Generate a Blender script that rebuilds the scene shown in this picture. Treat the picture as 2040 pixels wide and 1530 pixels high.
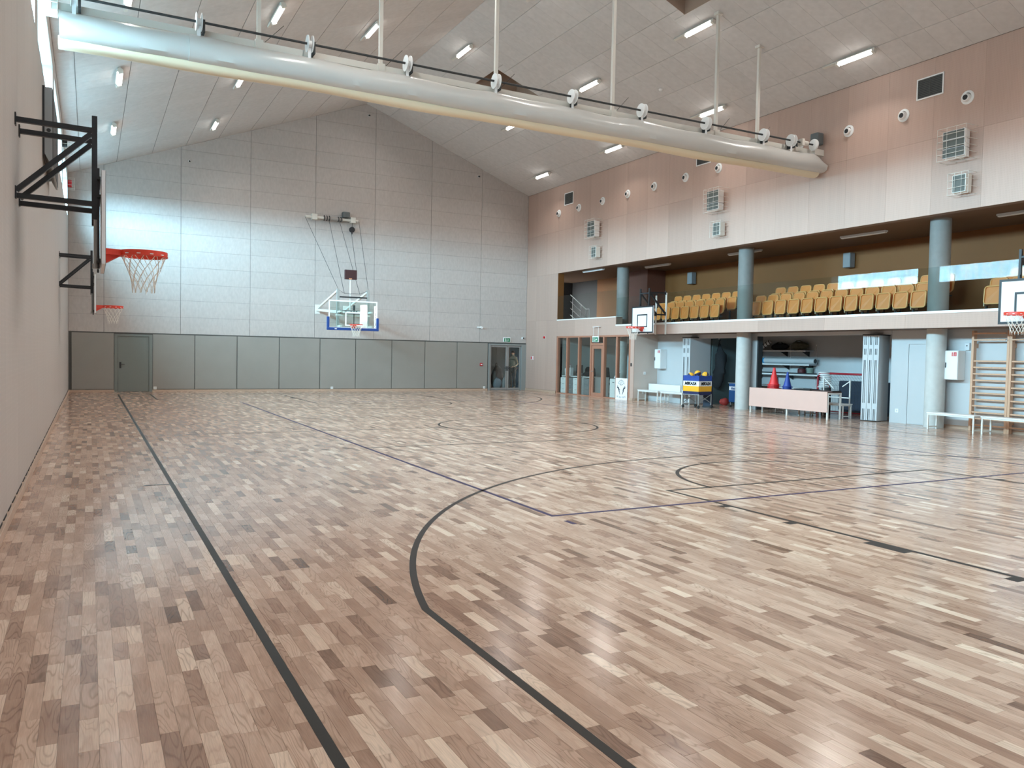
import bpy, math, random
import numpy as np
from mathutils import Vector, Matrix

for o in list(bpy.data.objects):
    bpy.data.objects.remove(o)
S = bpy.context.scene
COL = S.collection
PI = math.pi
rnd = random.Random(7)

# ------------------------------------------------------------------ camera
FPX = 1581.552
CAM = Vector((-8.499, -15.626, 1.577))
YAW, PIT, ROL = 0.48945, -0.03665, 0.01895
fw = Vector((math.sin(YAW) * math.cos(PIT), math.cos(YAW) * math.cos(PIT), math.sin(PIT)))
rt = fw.cross(Vector((0, 0, 1))).normalized()
up = rt.cross(fw)
R2 = rt * math.cos(ROL) + up * math.sin(ROL)
U2 = -rt * math.sin(ROL) + up * math.cos(ROL)
cd = bpy.data.cameras.new('camera')
cam = bpy.data.objects.new('camera', cd)
COL.objects.link(cam)
M = Matrix((R2, U2, -fw)).transposed().to_4x4()
M.translation = CAM
cam.matrix_world = M
cd.sensor_fit = 'HORIZONTAL'
cd.sensor_width = 36.0
cd.lens = 36.0 * FPX / 2040.0
cd.clip_start = 0.05
cd.clip_end = 200
S.camera = cam

# ------------------------------------------------------------------ light and exposure
SKY = 64.0            # radiance of the overcast sky outside
LAMP = 7.0          # radiance of the LED diffusers
LAMPW = 24.0         # watts of light thrown down by each ceiling lamp
S.view_settings.view_transform = 'Standard'
S.view_settings.look = 'None'
S.view_settings.gamma = 1.0
S.view_settings.use_curve_mapping = False
S.view_settings.exposure = 0.6
S.cycles.use_denoising = True
S.cycles.max_bounces = 10
S.cycles.diffuse_bounces = 6
S.cycles.glossy_bounces = 4
S.cycles.transparent_max_bounces = 16
S.cycles.caustics_reflective = False
S.cycles.caustics_refractive = False
S.cycles.sample_clamp_indirect = 6.0

W = bpy.data.worlds.new('overcast_sky')
S.world = W
W.use_nodes = True
wn, wl = W.node_tree.nodes, W.node_tree.links
bg = wn['Background']
tc = wn.new('ShaderNodeTexCoord')
sp = wn.new('ShaderNodeSeparateXYZ')
rp = wn.new('ShaderNodeValToRGB')
wl.new(tc.outputs['Generated'], sp.inputs[0])
mp = wn.new('ShaderNodeMapRange')
mp.inputs['From Min'].default_value = -1
mp.inputs['From Max'].default_value = 1
wl.new(sp.outputs['Z'], mp.inputs['Value'])
wl.new(mp.outputs['Result'], rp.inputs['Fac'])
e = rp.color_ramp.elements
e[0].position = 0.0; e[0].color = (0.08, 0.08, 0.075, 1)
e[1].position = 1.0; e[1].color = (1.0, 0.99, 0.97, 1)
a = e.new(0.49); a.color = (0.09, 0.092, 0.09, 1)
a = e.new(0.525); a.color = (0.95, 0.965, 0.98, 1)
wl.new(rp.outputs['Color'], bg.inputs['Color'])
bg.inputs['Strength'].default_value = SKY

# ------------------------------------------------------------------ room numbers (metres, court centre = origin, y towards the far wall)
XL, XR, YF, YN = -9.142, 8.948, 15.854, -17.0
SL = 0.385
def zroof(x): return min(7.53 + SL * (x - XL), 8.71 + SL * (XR - x))
XRIDGE = ((8.71 - 7.53) + SL * (XR + XL)) / (2 * SL)
XB = 10.03            # back wall of the alcove under the gallery
XG = 11.9             # back wall of the gallery
ZS = 2.40             # underside of the gallery slab
BAYS = [(-14.1, -8.9), (-8.25, -3.05), (-2.4, 2.8), (3.55, 8.7), (9.45, 14.6)]
WZ0, WZ1 = 5.89, 7.12

# daylight portals in the window openings (they only steer the sampling of the sky)
for y0, y1 in BAYS:
    ld = bpy.data.lights.new('window_portal', 'AREA')
    ld.shape = 'RECTANGLE'; ld.size = y1 - y0; ld.size_y = WZ1 - WZ0
    ld.cycles.is_portal = True
    lo = bpy.data.objects.new('window_portal', ld)
    lo.matrix_world = Matrix(((0, 0, -1, XL - 0.42), (1, 0, 0, (y0 + y1) / 2), (0, -1, 0, (WZ0 + WZ1) / 2), (0, 0, 0, 1)))
    COL.objects.link(lo)

# ------------------------------------------------------------------ materials
def lin(c):
    return tuple(((v / 255) / 12.92 if v / 255 <= 0.04045 else ((v / 255 + 0.055) / 1.055) ** 2.4) for v in c) + (1.0,)
MATS = {}
def mat(name, col, rough=0.6, metal=0.0, noise=0.0, nscale=8.0, bump=0.0, bscale=120.0, stretch=(1, 1, 1), emit=0.0, coat=0.0, spec=0.5, tint=0.0):
    if name in MATS: return MATS[name]
    m = bpy.data.materials.new(name); m.use_nodes = True
    n, l = m.node_tree.nodes, m.node_tree.links
    p = n['Principled BSDF']
    c = lin(col)
    p.inputs['Base Color'].default_value = c
    p.inputs['Roughness'].default_value = rough
    p.inputs['Metallic'].default_value = metal
    p.inputs['Coat Weight'].default_value = coat
    p.inputs['Specular IOR Level'].default_value = spec
    if emit:
        p.inputs['Emission Color'].default_value = c
        p.inputs['Emission Strength'].default_value = emit
    if noise or bump or tint:
        geo = n.new('ShaderNodeNewGeometry')
        vm = n.new('ShaderNodeMapping'); vm.inputs['Scale'].default_value = stretch
        l.new(geo.outputs['Position'], vm.inputs['Vector'])
    val = None
    if noise:
        t = n.new('ShaderNodeTexNoise'); t.inputs['Scale'].default_value = nscale; t.inputs['Detail'].default_value = 5
        l.new(vm.outputs[0], t.inputs['Vector'])
        r = n.new('ShaderNodeMapRange'); r.inputs['From Min'].default_value = 0.25; r.inputs['From Max'].default_value = 0.75
        r.inputs['To Min'].default_value = 1 - noise; r.inputs['To Max'].default_value = 1 + noise
        l.new(t.outputs['Fac'], r.inputs['Value']); val = r.outputs[0]
    if tint:
        oi = n.new('ShaderNodeObjectInfo')
        r = n.new('ShaderNodeMapRange'); r.inputs['To Min'].default_value = 1 - tint; r.inputs['To Max'].default_value = 1 + tint
        l.new(oi.outputs['Random'], r.inputs['Value'])
        if val is not None:
            mm = n.new('ShaderNodeMath'); mm.operation = 'MULTIPLY'
            l.new(val, mm.inputs[0]); l.new(r.outputs[0], mm.inputs[1]); val = mm.outputs[0]
        else: val = r.outputs[0]
    if val is not None:
        mx = n.new('ShaderNodeVectorMath'); mx.operation = 'SCALE'
        mx.inputs[0].default_value = c[:3]
        l.new(val, mx.inputs['Scale']); l.new(mx.outputs[0], p.inputs['Base Color'])
    if bump:
        t2 = n.new('ShaderNodeTexNoise'); t2.inputs['Scale'].default_value = bscale; t2.inputs['Detail'].default_value = 3
        l.new(vm.outputs[0], t2.inputs['Vector'])
        b = n.new('ShaderNodeBump'); b.inputs['Strength'].default_value = bump; b.inputs['Distance'].default_value = 0.01
        l.new(t2.outputs['Fac'], b.inputs['Height']); l.new(b.outputs[0], p.inputs['Normal'])
    MATS[name] = m
    return m

def slotted(name, col, axis, pitch=0.032, depth=0.15, tint=0.07):
    """veneered acoustic panel: fine vertical slots with short bridges, faint streaks along the height"""
    m = mat(name, col, 0.6, noise=0.035, nscale=3.0, stretch=(2.5, 2.5, 0.12), tint=tint)
    n, l = m.node_tree.nodes, m.node_tree.links
    p = n['Principled BSDF']
    geo = n.new('ShaderNodeNewGeometry'); s = n.new('ShaderNodeSeparateXYZ'); l.new(geo.outputs['Position'], s.inputs[0])
    def band(out, pt, duty):
        d = n.new('ShaderNodeMath'); d.operation = 'DIVIDE'; d.inputs[1].default_value = pt; l.new(out, d.inputs[0])
        f = n.new('ShaderNodeMath'); f.operation = 'FRACT'; l.new(d.outputs[0], f.inputs[0])
        g = n.new('ShaderNodeMath'); g.operation = 'LESS_THAN'; g.inputs[1].default_value = duty; l.new(f.outputs[0], g.inputs[0])
        return g.outputs[0]
    a1 = band(s.outputs['XYZ'.index(axis)], pitch, 0.2)
    a2 = band(s.outputs[2], 0.05, 0.72)
    ml = n.new('ShaderNodeMath'); ml.operation = 'MULTIPLY'; l.new(a1, ml.inputs[0]); l.new(a2, ml.inputs[1])
    src = p.inputs['Base Color'].links[0].from_socket
    k = n.new('ShaderNodeMapRange'); k.inputs['To Min'].default_value = 1; k.inputs['To Max'].default_value = 1 - depth
    l.new(ml.outputs[0], k.inputs['Value'])
    v = n.new('ShaderNodeVectorMath'); v.operation = 'SCALE'; l.new(src, v.inputs[0]); l.new(k.outputs[0], v.inputs['Scale'])
    l.new(v.outputs[0], p.inputs['Base Color'])
    return m

def glassmat(name, tintc=(1, 1, 1), ior=1.5, streak=0.0, rough=0.0):
    m = bpy.data.materials.new(name); m.use_nodes = True
    n, l = m.node_tree.nodes, m.node_tree.links
    n.remove(n['Principled BSDF'])
    out = n['Material Output']
    tr = n.new('ShaderNodeBsdfTransparent'); tr.inputs[0].default_value = (*tintc, 1)
    gl = n.new('ShaderNodeBsdfGlossy'); gl.inputs['Roughness'].default_value = rough
    fr = n.new('ShaderNodeFresnel'); fr.inputs['IOR'].default_value = ior
    mx = n.new('ShaderNodeMixShader')
    gb = n.new('ShaderNodeNewGeometry'); mi = n.new('ShaderNodeMapRange')      # same reflectance on both faces of a pane
    mi.inputs['To Min'].default_value = ior; mi.inputs['To Max'].default_value = 1 / ior
    l.new(gb.outputs['Backfacing'], mi.inputs['Value']); l.new(mi.outputs[0], fr.inputs['IOR'])
    l.new(fr.outputs[0], mx.inputs[0]); l.new(tr.outputs[0], mx.inputs[1]); l.new(gl.outputs[0], mx.inputs[2])
    l.new(mx.outputs[0], out.inputs['Surface'])
    if streak:
        geo = n.new('ShaderNodeNewGeometry'); mpn = n.new('ShaderNodeMapping'); mpn.inputs['Scale'].default_value = (1, 20, 0.3)
        t = n.new('ShaderNodeTexNoise'); t.inputs['Scale'].default_value = 1.6; t.inputs['Detail'].default_value = 4
        l.new(geo.outputs['Position'], mpn.inputs[0]); l.new(mpn.outputs[0], t.inputs['Vector'])
        r = n.new('ShaderNodeValToRGB')
        r.color_ramp.elements[0].position = 0.36; r.color_ramp.elements[0].color = (tintc[0] * (1 - streak), tintc[1] * (1 - streak * .45), tintc[2] * (1 - streak * .25), 1)
        r.color_ramp.elements[1].position = 0.64; r.color_ramp.elements[1].color = (*tintc, 1)
        l.new(t.outputs['Fac'], r.inputs[0]); l.new(r.outputs[0], tr.inputs[0])
    return m

WOODWOOL = mat('wood_wool_board', (190, 183, 179), 0.9, noise=0.07, nscale=9, stretch=(1.6, 1.6, 0.7), bump=0.5, bscale=160, tint=0.025, spec=0.2)
CEILB = mat('ceiling_wood_wool', (206, 202, 200), 0.9, noise=0.06, nscale=7, bump=0.5, bscale=150, tint=0.03, spec=0.2)
JOINT = mat('dark_joint', (92, 90, 90), 0.9)
CJOINT = mat('ceiling_joint', (120, 116, 114), 0.9)
PANR = slotted('slotted_panel_right', (188, 161, 148), 'Y', depth=0.15)
PANL = slotted('slotted_panel_left', (186, 179, 174), 'Y', tint=0.012, depth=0.13)
PANJ = mat('panel_joint', (140, 126, 116), 0.8)
PLASTER = mat('plaster_pale_blue', (192, 195, 197), 0.55, noise=0.02, nscale=2)
PLASTERG = mat('plaster_grey', (176, 176, 172), 0.7, noise=0.03, nscale=2)
PADGREY = mat('impact_panel_grey', (146, 142, 136), 0.75, noise=0.03, nscale=2, tint=0.02)
PADJ = mat('impact_joint', (88, 88, 85), 0.8)
DOORG = mat('door_grey_green', (120, 126, 122), 0.5)
FRAMEG = mat('frame_grey', (142, 144, 142), 0.45)
ALU = mat('brushed_aluminium', (176, 178, 178), 0.35, 0.7)
CHROME = mat('chrome', (215, 217, 218), 0.18, 1.0)
WHITE = mat('white_enamel', (228, 228, 224), 0.4)
OFFW = mat('off_white_metal', (214, 210, 202), 0.45)
WPLAS = mat('white_plastic', (235, 236, 236), 0.4)
BLACK = mat('black_enamel', (32, 34, 38), 0.45)
DARK = mat('charcoal', (52, 54, 56), 0.7)
RUBBER = mat('dark_rubber', (38, 37, 36), 0.8)
CONC = mat('grey_concrete', (124, 126, 124), 0.65, noise=0.07, nscale=6, bump=0.15, bscale=40)
CONCW = mat('pale_concrete', (196, 197, 194), 0.7, noise=0.06, nscale=7, bump=0.2, bscale=40)
MUSTARD = mat('mustard_paint', (122, 77, 34), 0.7, noise=0.03, nscale=2)
SOFFIT = mat('soffit_board', (112, 90, 74), 0.7, noise=0.03, nscale=2)
BROWN = mat('brown_shaft_board', (168, 146, 130), 0.8, noise=0.04, nscale=3)
REDBROWN = mat('red_brown_board', (96, 56, 42), 0.6)
WOOD = mat('beech_wood', (206, 164, 134), 0.45, noise=0.09, nscale=5, stretch=(6, 6, 0.6))
WOODF = mat('stained_glazing_frame', (170, 120, 98), 0.5, noise=0.08, nscale=5, stretch=(6, 6, 0.6))
WOODB = mat('baseboard_wood', (186, 160, 140), 0.5, noise=0.1, nscale=6, stretch=(6, 0.6, 6))
SEATC = mat('ochre_plastic', (230, 142, 68), 0.42)
SEATR = mat('ochre_plastic_rim', (232, 172, 104), 0.4)
TAN = mat('tan_bracket', (205, 180, 150), 0.5)
RISER = mat('tribune_dark', (96, 82, 72), 0.8)
PVC = mat('white_pvc_sheet', (192, 190, 186), 0.28, noise=0.015, nscale=3, coat=0.15)
CREAM = mat('cream_hem_fabric', (222, 206, 178), 0.6)
ORANGE = mat('orange_rim', (214, 58, 34), 0.4)
NETM = mat('net_cord', (228, 224, 214), 0.8)
BLUEPAD = mat('blue_padding', (18, 66, 138), 0.5)
REDP = mat('red_plastic', (222, 44, 46), 0.45)
DRED = mat('dark_red_tube', (160, 30, 44), 0.4)
BLUEP = mat('blue_plastic', (28, 62, 150), 0.45)
NAVY = mat('navy_vinyl', (40, 52, 70), 0.6)
NAVYF = mat('navy_fabric', (36, 42, 82), 0.8)
BLUEF = mat('blue_fabric', (38, 70, 150), 0.8)
YELF = mat('yellow_fabric', (240, 178, 44), 0.8)
WHITEF = mat('white_fabric', (232, 234, 236), 0.8)
CBLUE = mat('cart_blue_fabric', (28, 78, 134), 0.75)
BALLY = mat('yellow_ball', (246, 184, 52), 0.5)
BALLB = mat('blue_ball_panel', (40, 48, 90), 0.5)
PINK = mat('pale_maple_panel', (216, 180, 168), 0.5, noise=0.02, nscale=3)
GREEN = mat('sign_green', (0, 120, 76), 0.5)
BLACKF = mat('black_fabric', (24, 26, 30), 0.9)
CAMO = mat('olive_fabric', (92, 88, 72), 0.9, noise=0.3, nscale=14)
PAPER = mat('paper_white', (240, 241, 244), 0.7)
INK = mat('poster_ink', (34, 36, 48), 0.7)
REDS = mat('sign_red', (196, 32, 40), 0.5)
PLGREY = mat('pale_grey_plastic', (198, 202, 205), 0.5)
MIDGREY = mat('mid_grey_laminate', (128, 130, 132), 0.5)
LINEB = mat('court_line_black', (38, 35, 33), 0.4, spec=0.3)
LINEV = mat('court_line_violet', (46, 38, 74), 0.4, spec=0.3)
SKIN = mat('skin', (196, 150, 126), 0.6)
HAIR = mat('dark_hair', (44, 36, 32), 0.7)
BEIGEF = mat('beige_sweater', (150, 136, 118), 0.9)
TROUS = mat('dark_grey_trousers', (70, 68, 66), 0.9)
GLASS = glassmat('clear_glass', (0.93, 0.96, 0.95))
BALG = glassmat('balustrade_glass', (0.88, 0.91, 0.90), ior=1.19)
WINGL = glassmat('channel_glass', (.90, .97, 1.0), ior=1.2, streak=0.62)
LED = mat('led_diffuser', (255, 253, 248), 0.4, emit=LAMP)
LITW = mat('lit_office_window', (244, 250, 248), 0.4, emit=1.3)

# ------------------------------------------------------------------ mesh helpers
class MB:
    def __init__(s): s.v = []; s.f = []; s.g = []
    def add(s, vs, fs):
        k = len(s.v); s.g.append((k, k + len(vs), len(s.f), len(s.f) + len(fs)))
        s.v += [tuple(v) for v in vs]; s.f += [tuple(i + k for i in f) for f in fs]; return s
    def islands(s, tol=.004):
        """the shapes added so far, sorted into clusters that touch one another"""
        bb = []
        for a, b, _, _ in s.g:
            q = s.v[a:b]; bb.append([min(v[i] for v in q) - tol for i in range(3)] + [max(v[i] for v in q) + tol for i in range(3)])
        par = list(range(len(bb)))
        def fd(i):
            while par[i] != i: i = par[i]
            return i
        for i in range(len(bb)):
            for j in range(i):
                A, B = bb[i], bb[j]
                if all(A[k] <= B[k + 3] and B[k] <= A[k + 3] for k in range(3)): par[fd(i)] = fd(j)
        cl = {}
        for i in range(len(bb)): cl.setdefault(fd(i), []).append(i)
        return list(cl.values())
    def pick(s, idx):
        m = MB()
        for i in idx:
            a, b, c, d = s.g[i]; m.add(s.v[a:b], [tuple(k - a for k in f) for f in s.f[c:d]])
        return m
    def box(s, x0, x1, y0, y1, z0, z1):
        if x0 > x1: x0, x1 = x1, x0
        if y0 > y1: y0, y1 = y1, y0
        if z0 > z1: z0, z1 = z1, z0
        return s.add([(x0, y0, z0), (x1, y0, z0), (x1, y1, z0), (x0, y1, z0), (x0, y0, z1), (x1, y0, z1), (x1, y1, z1), (x0, y1, z1)],
                     [(0, 3, 2, 1), (4, 5, 6, 7), (0, 1, 5, 4), (1, 2, 6, 5), (2, 3, 7, 6), (3, 0, 4, 7)])
    def bar(s, p, q, w, h=None, upv=(0, 0, 1)):
        p, q = Vector(p), Vector(q); h = h or w
        d = (q - p).normalized(); u = Vector(upv)
        if abs(d.dot(u)) > 0.98: u = Vector((1, 0, 0))
        a = d.cross(u).normalized(); b = a.cross(d)
        vs = []
        for c in (p, q):
            for i, j in ((-1, -1), (1, -1), (1, 1), (-1, 1)): vs.append(c + a * (w / 2 * i) + b * (h / 2 * j))
        return s.add(vs, [(0, 1, 2, 3), (7, 6, 5, 4), (0, 4, 5, 1), (1, 5, 6, 2), (2, 6, 7, 3), (3, 7, 4, 0)])
    def cyl(s, p, q, r, r2=None, n=12, caps=True):
        p, q = Vector(p), Vector(q); r2 = r if r2 is None else r2
        d = (q - p).normalized(); u = Vector((0, 0, 1))
        if abs(d.dot(u)) > 0.98: u = Vector((1, 0, 0))
        a = d.cross(u).normalized(); b = d.cross(a)
        vs = []
        for c, rr in ((p, r), (q, r2)):
            for i in range(n):
                t = 2 * PI * i / n; vs.append(c + a * (rr * math.cos(t)) + b * (rr * math.sin(t)))
        fs = [(i, (i + 1) % n, n + (i + 1) % n, n + i) for i in range(n)]
        if caps: fs += [tuple(range(n - 1, -1, -1)), tuple(range(n, 2 * n))]
        return s.add(vs, fs)
    def tube(s, pts, r, n=6, closed=False):
        pts = [Vector(p) for p in pts]; N = len(pts); vs = []
        for i, p in enumerate(pts):
            a0 = pts[i - 1] if (i or closed) else p; a1 = pts[(i + 1) % N] if (i < N - 1 or closed) else p
            d = (a1 - a0).normalized(); u = Vector((0, 0, 1))
            if abs(d.dot(u)) > 0.95: u = Vector((1, 0, 0))
            a = d.cross(u).normalized(); b = d.cross(a)
            for k in range(n):
                t = 2 * PI * k / n; vs.append(p + a * (r * math.cos(t)) + b * (r * math.sin(t)))
        fs = []
        for i in range(N if closed else N - 1):
            j = (i + 1) % N
            for k in range(n):
                fs.append((i * n + k, i * n + (k + 1) % n, j * n + (k + 1) % n, j * n + k))
        if not closed: fs += [tuple(range(n - 1, -1, -1)), tuple(range((N - 1) * n, N * n))]
        return s.add(vs, fs)
    def lathe(s, prof, c=(0, 0, 0), n=20, axis='z'):
        vs = []
        for r, h in prof:
            for i in range(n):
                t = 2 * PI * i / n; x, y = r * math.cos(t), r * math.sin(t)
                q = {'z': (x, y, h), 'x': (h, x, y), 'y': (x, h, y)}[axis]
                vs.append((c[0] + q[0], c[1] + q[1], c[2] + q[2]))
        fs = []
        for i in range(len(prof) - 1):
            for k in range(n): fs.append((i * n + k, i * n + (k + 1) % n, (i + 1) * n + (k + 1) % n, (i + 1) * n + k))
        fs += [tuple(range(n - 1, -1, -1)), tuple(range((len(prof) - 1) * n, len(prof) * n))]
        return s.add(vs, fs)
    def prism(s, poly, axis, a, b):
        """poly: 2-D outline; axis x: poly=(y,z); y: (x,z); z: (x,y)"""
        n = len(poly)
        def P(q, h): return {'x': (h, q[0], q[1]), 'y': (q[0], h, q[1]), 'z': (q[0], q[1], h)}[axis]
        vs = [P(q, a) for q in poly] + [P(q, b) for q in poly]
        return s.add(vs, [tuple(range(n - 1, -1, -1)), tuple(range(n, 2 * n))] + [(i, (i + 1) % n, n + (i + 1) % n, n + i) for i in range(n)])
    def build(s, name, m, parent=None, smooth=False, bevel=0.0, label=None, kind=None, loc=None):
        if parent is not None and kind is None and 1 < len(s.g) < 200:
            cl = s.islands()
            if len(cl) > 1:
                return [s.pick(c).build(name, m, parent, smooth, bevel, label, None, loc) for c in cl][0]
        me = bpy.data.meshes.new(name)
        vs = s.v
        if loc is not None: vs = [(x - loc[0], y - loc[1], z - loc[2]) for x, y, z in vs]
        me.from_pydata(vs, [], s.f)
        me.materials.append(m)
        o = bpy.data.objects.new(name, me); COL.objects.link(o)
        if loc is not None: o.location = loc
        if parent is not None: o.parent = parent
        if smooth:
            me.polygons.foreach_set('use_smooth', [True] * len(me.polygons))
            try:
                me.set_sharp_from_angle(angle=math.radians(40))
            except Exception: pass
        if bevel:
            b = o.modifiers.new('edge', 'BEVEL'); b.width = bevel; b.segments = 2; b.limit_method = 'ANGLE'
        if label: o['label'] = label
        if kind: o['kind'] = kind
        return o

def box(*a): return MB().box(*a)
def tag(o, label, cat, group=None):
    o['label'] = label; o['category'] = cat
    if group: o['group'] = group
    return o
def thing(name, label, cat, loc=(0, 0, 0), rotz=0.0, group=None):
    o = bpy.data.objects.new(name, None); COL.objects.link(o)
    o.location = loc; o.rotation_euler = (0, 0, rotz); o.empty_display_size = 0.1
    return tag(o, label, cat, group)
def struct(o, label=None):
    o['kind'] = 'structure'
    if label: o['label'] = label
    return o
def sgroup(name, label=None):
    o = bpy.data.objects.new(name, None); COL.objects.link(o); return struct(o, label)
def sset(name, mb, m, label=None):
    """each separate slab of MB becomes a structure object of its own"""
    for c in mb.islands():
        o = struct(mb.pick(c).build(name, m), label)
def dup(root, loc, rotz=0.0, label=None, group=None):
    kids = {}
    for o in COL.objects:
        if o.parent is not None: kids.setdefault(o.parent.name, []).append(o)
    def rec(o, par):
        c = o.copy(); COL.objects.link(c)
        if par is not None: c.parent = par
        for ch in kids.get(o.name, []): rec(ch, c)
        return c
    r = rec(root, None); r.location = loc; r.rotation_euler = (0, 0, rotz)
    if label: r['label'] = label
    if group: r['group'] = group
    return r
ORD = ['first', 'second', 'third', 'fourth', 'fifth', 'sixth', 'seventh', 'eighth', 'ninth', 'tenth', 'eleventh', 'twelfth', 'thirteenth', 'fourteenth']

def depth_of(x, y, z):
    d = Vector((x, y, z)) - CAM
    w = d.dot(fw)
    if w < 0.3: return None
    u, v = 1020 + FPX * d.dot(R2) / w, 765 - FPX * d.dot(U2) / w
    return w, u, v

# ================================================================== FLOOR
floor = struct(box(XL - 0.05, 13.4, YN, 19.0, -0.25, -0.0035).build('floor', mat('floor_joint', (86, 66, 54), 0.8)))
def parquet():
    m = bpy.data.materials.new('ash_parquet'); m.use_nodes = True
    n, l = m.node_tree.nodes, m.node_tree.links
    p = n['Principled BSDF']
    at = n.new('ShaderNodeAttribute'); at.attribute_name = 'tone'
    ar = n.new('ShaderNodeAttribute'); ar.attribute_name = 'seed'
    geo = n.new('ShaderNodeNewGeometry')
    s = n.new('ShaderNodeSeparateXYZ'); l.new(geo.outputs['Position'], s.inputs[0])
    def math_(op, a, b=None):
        q = n.new('ShaderNodeMath'); q.operation = op
        for i, v in enumerate((a, b)):
            if v is None: continue
            if isinstance(v, (int, float)): q.inputs[i].default_value = v
            else: l.new(v, q.inputs[i])
        return q.outputs[0]
    def comb(x, y, z):
        c = n.new('ShaderNodeCombineXYZ')
        for i, v in enumerate((x, y, z)): l.new(v, c.inputs[i])
        return c.outputs[0]
    so = math_('MULTIPLY', ar.outputs['Fac'], 91.7)
    # cathedral figure: contour lines of a stretched noise
    v1 = comb(math_('MULTIPLY', s.outputs[0], 11.0), math_('MULTIPLY', s.outputs[1], 1.7), so)
    n1 = n.new('ShaderNodeTexNoise'); n1.inputs['Scale'].default_value = 1.0; n1.inputs['Detail'].default_value = 1.5
    n1.inputs['Roughness'].default_value = 0.4
    l.new(v1, n1.inputs['Vector'])
    rings = math_('PINGPONG', math_('MULTIPLY', n1.outputs['Fac'], 27.0), 1.0)
    rr = n.new('ShaderNodeValToRGB'); l.new(rings, rr.inputs[0])
    rr.color_ramp.elements[0].position = 0.0; rr.color_ramp.elements[0].color = (0.56, 0.52, 0.49, 1)
    rr.color_ramp.elements[1].position = 0.42; rr.color_ramp.elements[1].color = (1, 1, 1, 1)
    # fine pores along the stave
    v2 = comb(math_('MULTIPLY', s.outputs[0], 260.0), math_('MULTIPLY', s.outputs[1], 9.0), so)
    n2 = n.new('ShaderNodeTexNoise'); n2.inputs['Scale'].default_value = 1.0; n2.inputs['Detail'].default_value = 2
    l.new(v2, n2.inputs['Vector'])
    pr = n.new('ShaderNodeMapRange'); pr.inputs['From Min'].default_value = 0.3; pr.inputs['From Max'].default_value = 0.7
    pr.inputs['To Min'].default_value = 0.88; pr.inputs['To Max'].default_value = 1.08
    l.new(n2.outputs['Fac'], pr.inputs['Value'])
    # soft cloud inside a stave
    v3 = comb(math_('MULTIPLY', s.outputs[0], 16.0), math_('MULTIPLY', s.outputs[1], 4.0), so)
    n3 = n.new('ShaderNodeTexNoise'); n3.inputs['Scale'].default_value = 1.0; n3.inputs['Detail'].default_value = 2
    l.new(v3, n3.inputs['Vector'])
    tone = math_('ADD', at.outputs['Fac'], math_('MULTIPLY', math_('SUBTRACT', n3.outputs['Fac'], 0.5), 0.32))
    cr = n.new('ShaderNodeValToRGB'); l.new(tone, cr.inputs[0])
    E = cr.color_ramp.elements
    E[0].position = 0.0; E[0].color = lin((116, 87, 71))
    E[1].position = 1.0; E[1].color = lin((236, 212, 190))
    q = E.new(0.3); q.color = lin((166, 132, 112))
    q = E.new(0.6); q.color = lin((203, 171, 150))
    m1 = n.new('ShaderNodeMix'); m1.data_type = 'RGBA'; m1.blend_type = 'MULTIPLY'
    # strength of the figure varies from stave to stave
    fs = math_('MULTIPLY', math_('PINGPONG', math_('MULTIPLY', ar.outputs['Fac'], 7.3), 1.0), 0.85)
    l.new(fs, m1.inputs[0]); l.new(cr.outputs[0], m1.inputs[6]); l.new(rr.outputs[0], m1.inputs[7])
    sc = n.new('ShaderNodeVectorMath'); sc.operation = 'SCALE'
    l.new(m1.outputs[2], sc.inputs[0]); l.new(pr.outputs[0], sc.inputs['Scale'])
    l.new(sc.outputs[0], p.inputs['Base Color'])
    p.inputs['Roughness'].default_value = 0.18
    p.inputs['Specular IOR Level'].default_value = 0.65
    return m
PARQ = parquet()
rg = np.random.default_rng(11)
SW = 0.073
st = []
nrows = int((13.3 - XL) / SW) + 1
for i in range(nrows):
    x0 = XL + 0.02 + i * SW
    yend = YF if x0 < XR else 13.3
    y = YN - rg.random() * 0.3
    while y < yend:
        ln = 0.2 + 0.26 * rg.random()
        st.append((x0, min(x0 + SW, 13.35), max(y, YN), min(y + ln, yend)))
        y += ln
st = np.array(st); NS = len(st)
tone = np.clip(rg.normal(0.51, 0.15, NS) + 0.3 * (rg.random(NS) > 0.96) - 0.28 * (rg.random(NS) > 0.95), 0, 1)
seed = rg.random(NS)
ztop = rg.random(NS) * 0.0003
dx = (st[:, 0] + st[:, 1]) / 2 - CAM.x; dy = (st[:, 2] + st[:, 3]) / 2 - CAM.y; dz = -CAM.z
dep = dx * fw.x + dy * fw.y + dz * fw.z
uu = 1020 + FPX * (dx * R2.x + dy * R2.y + dz * R2.z) / np.maximum(dep, .1)
vv = 765 - FPX * (dx * U2.x + dy * U2.y + dz * U2.z) / np.maximum(dep, .1)
inv = (dep > 0.5) & (uu > 0) & (uu < 2040) & (vv < 1530)
score = np.where(inv, (st[:, 3] - st[:, 2]) / np.maximum(dep, .1) ** 3, -1)
near = np.argsort(-score)[:300]
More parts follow.
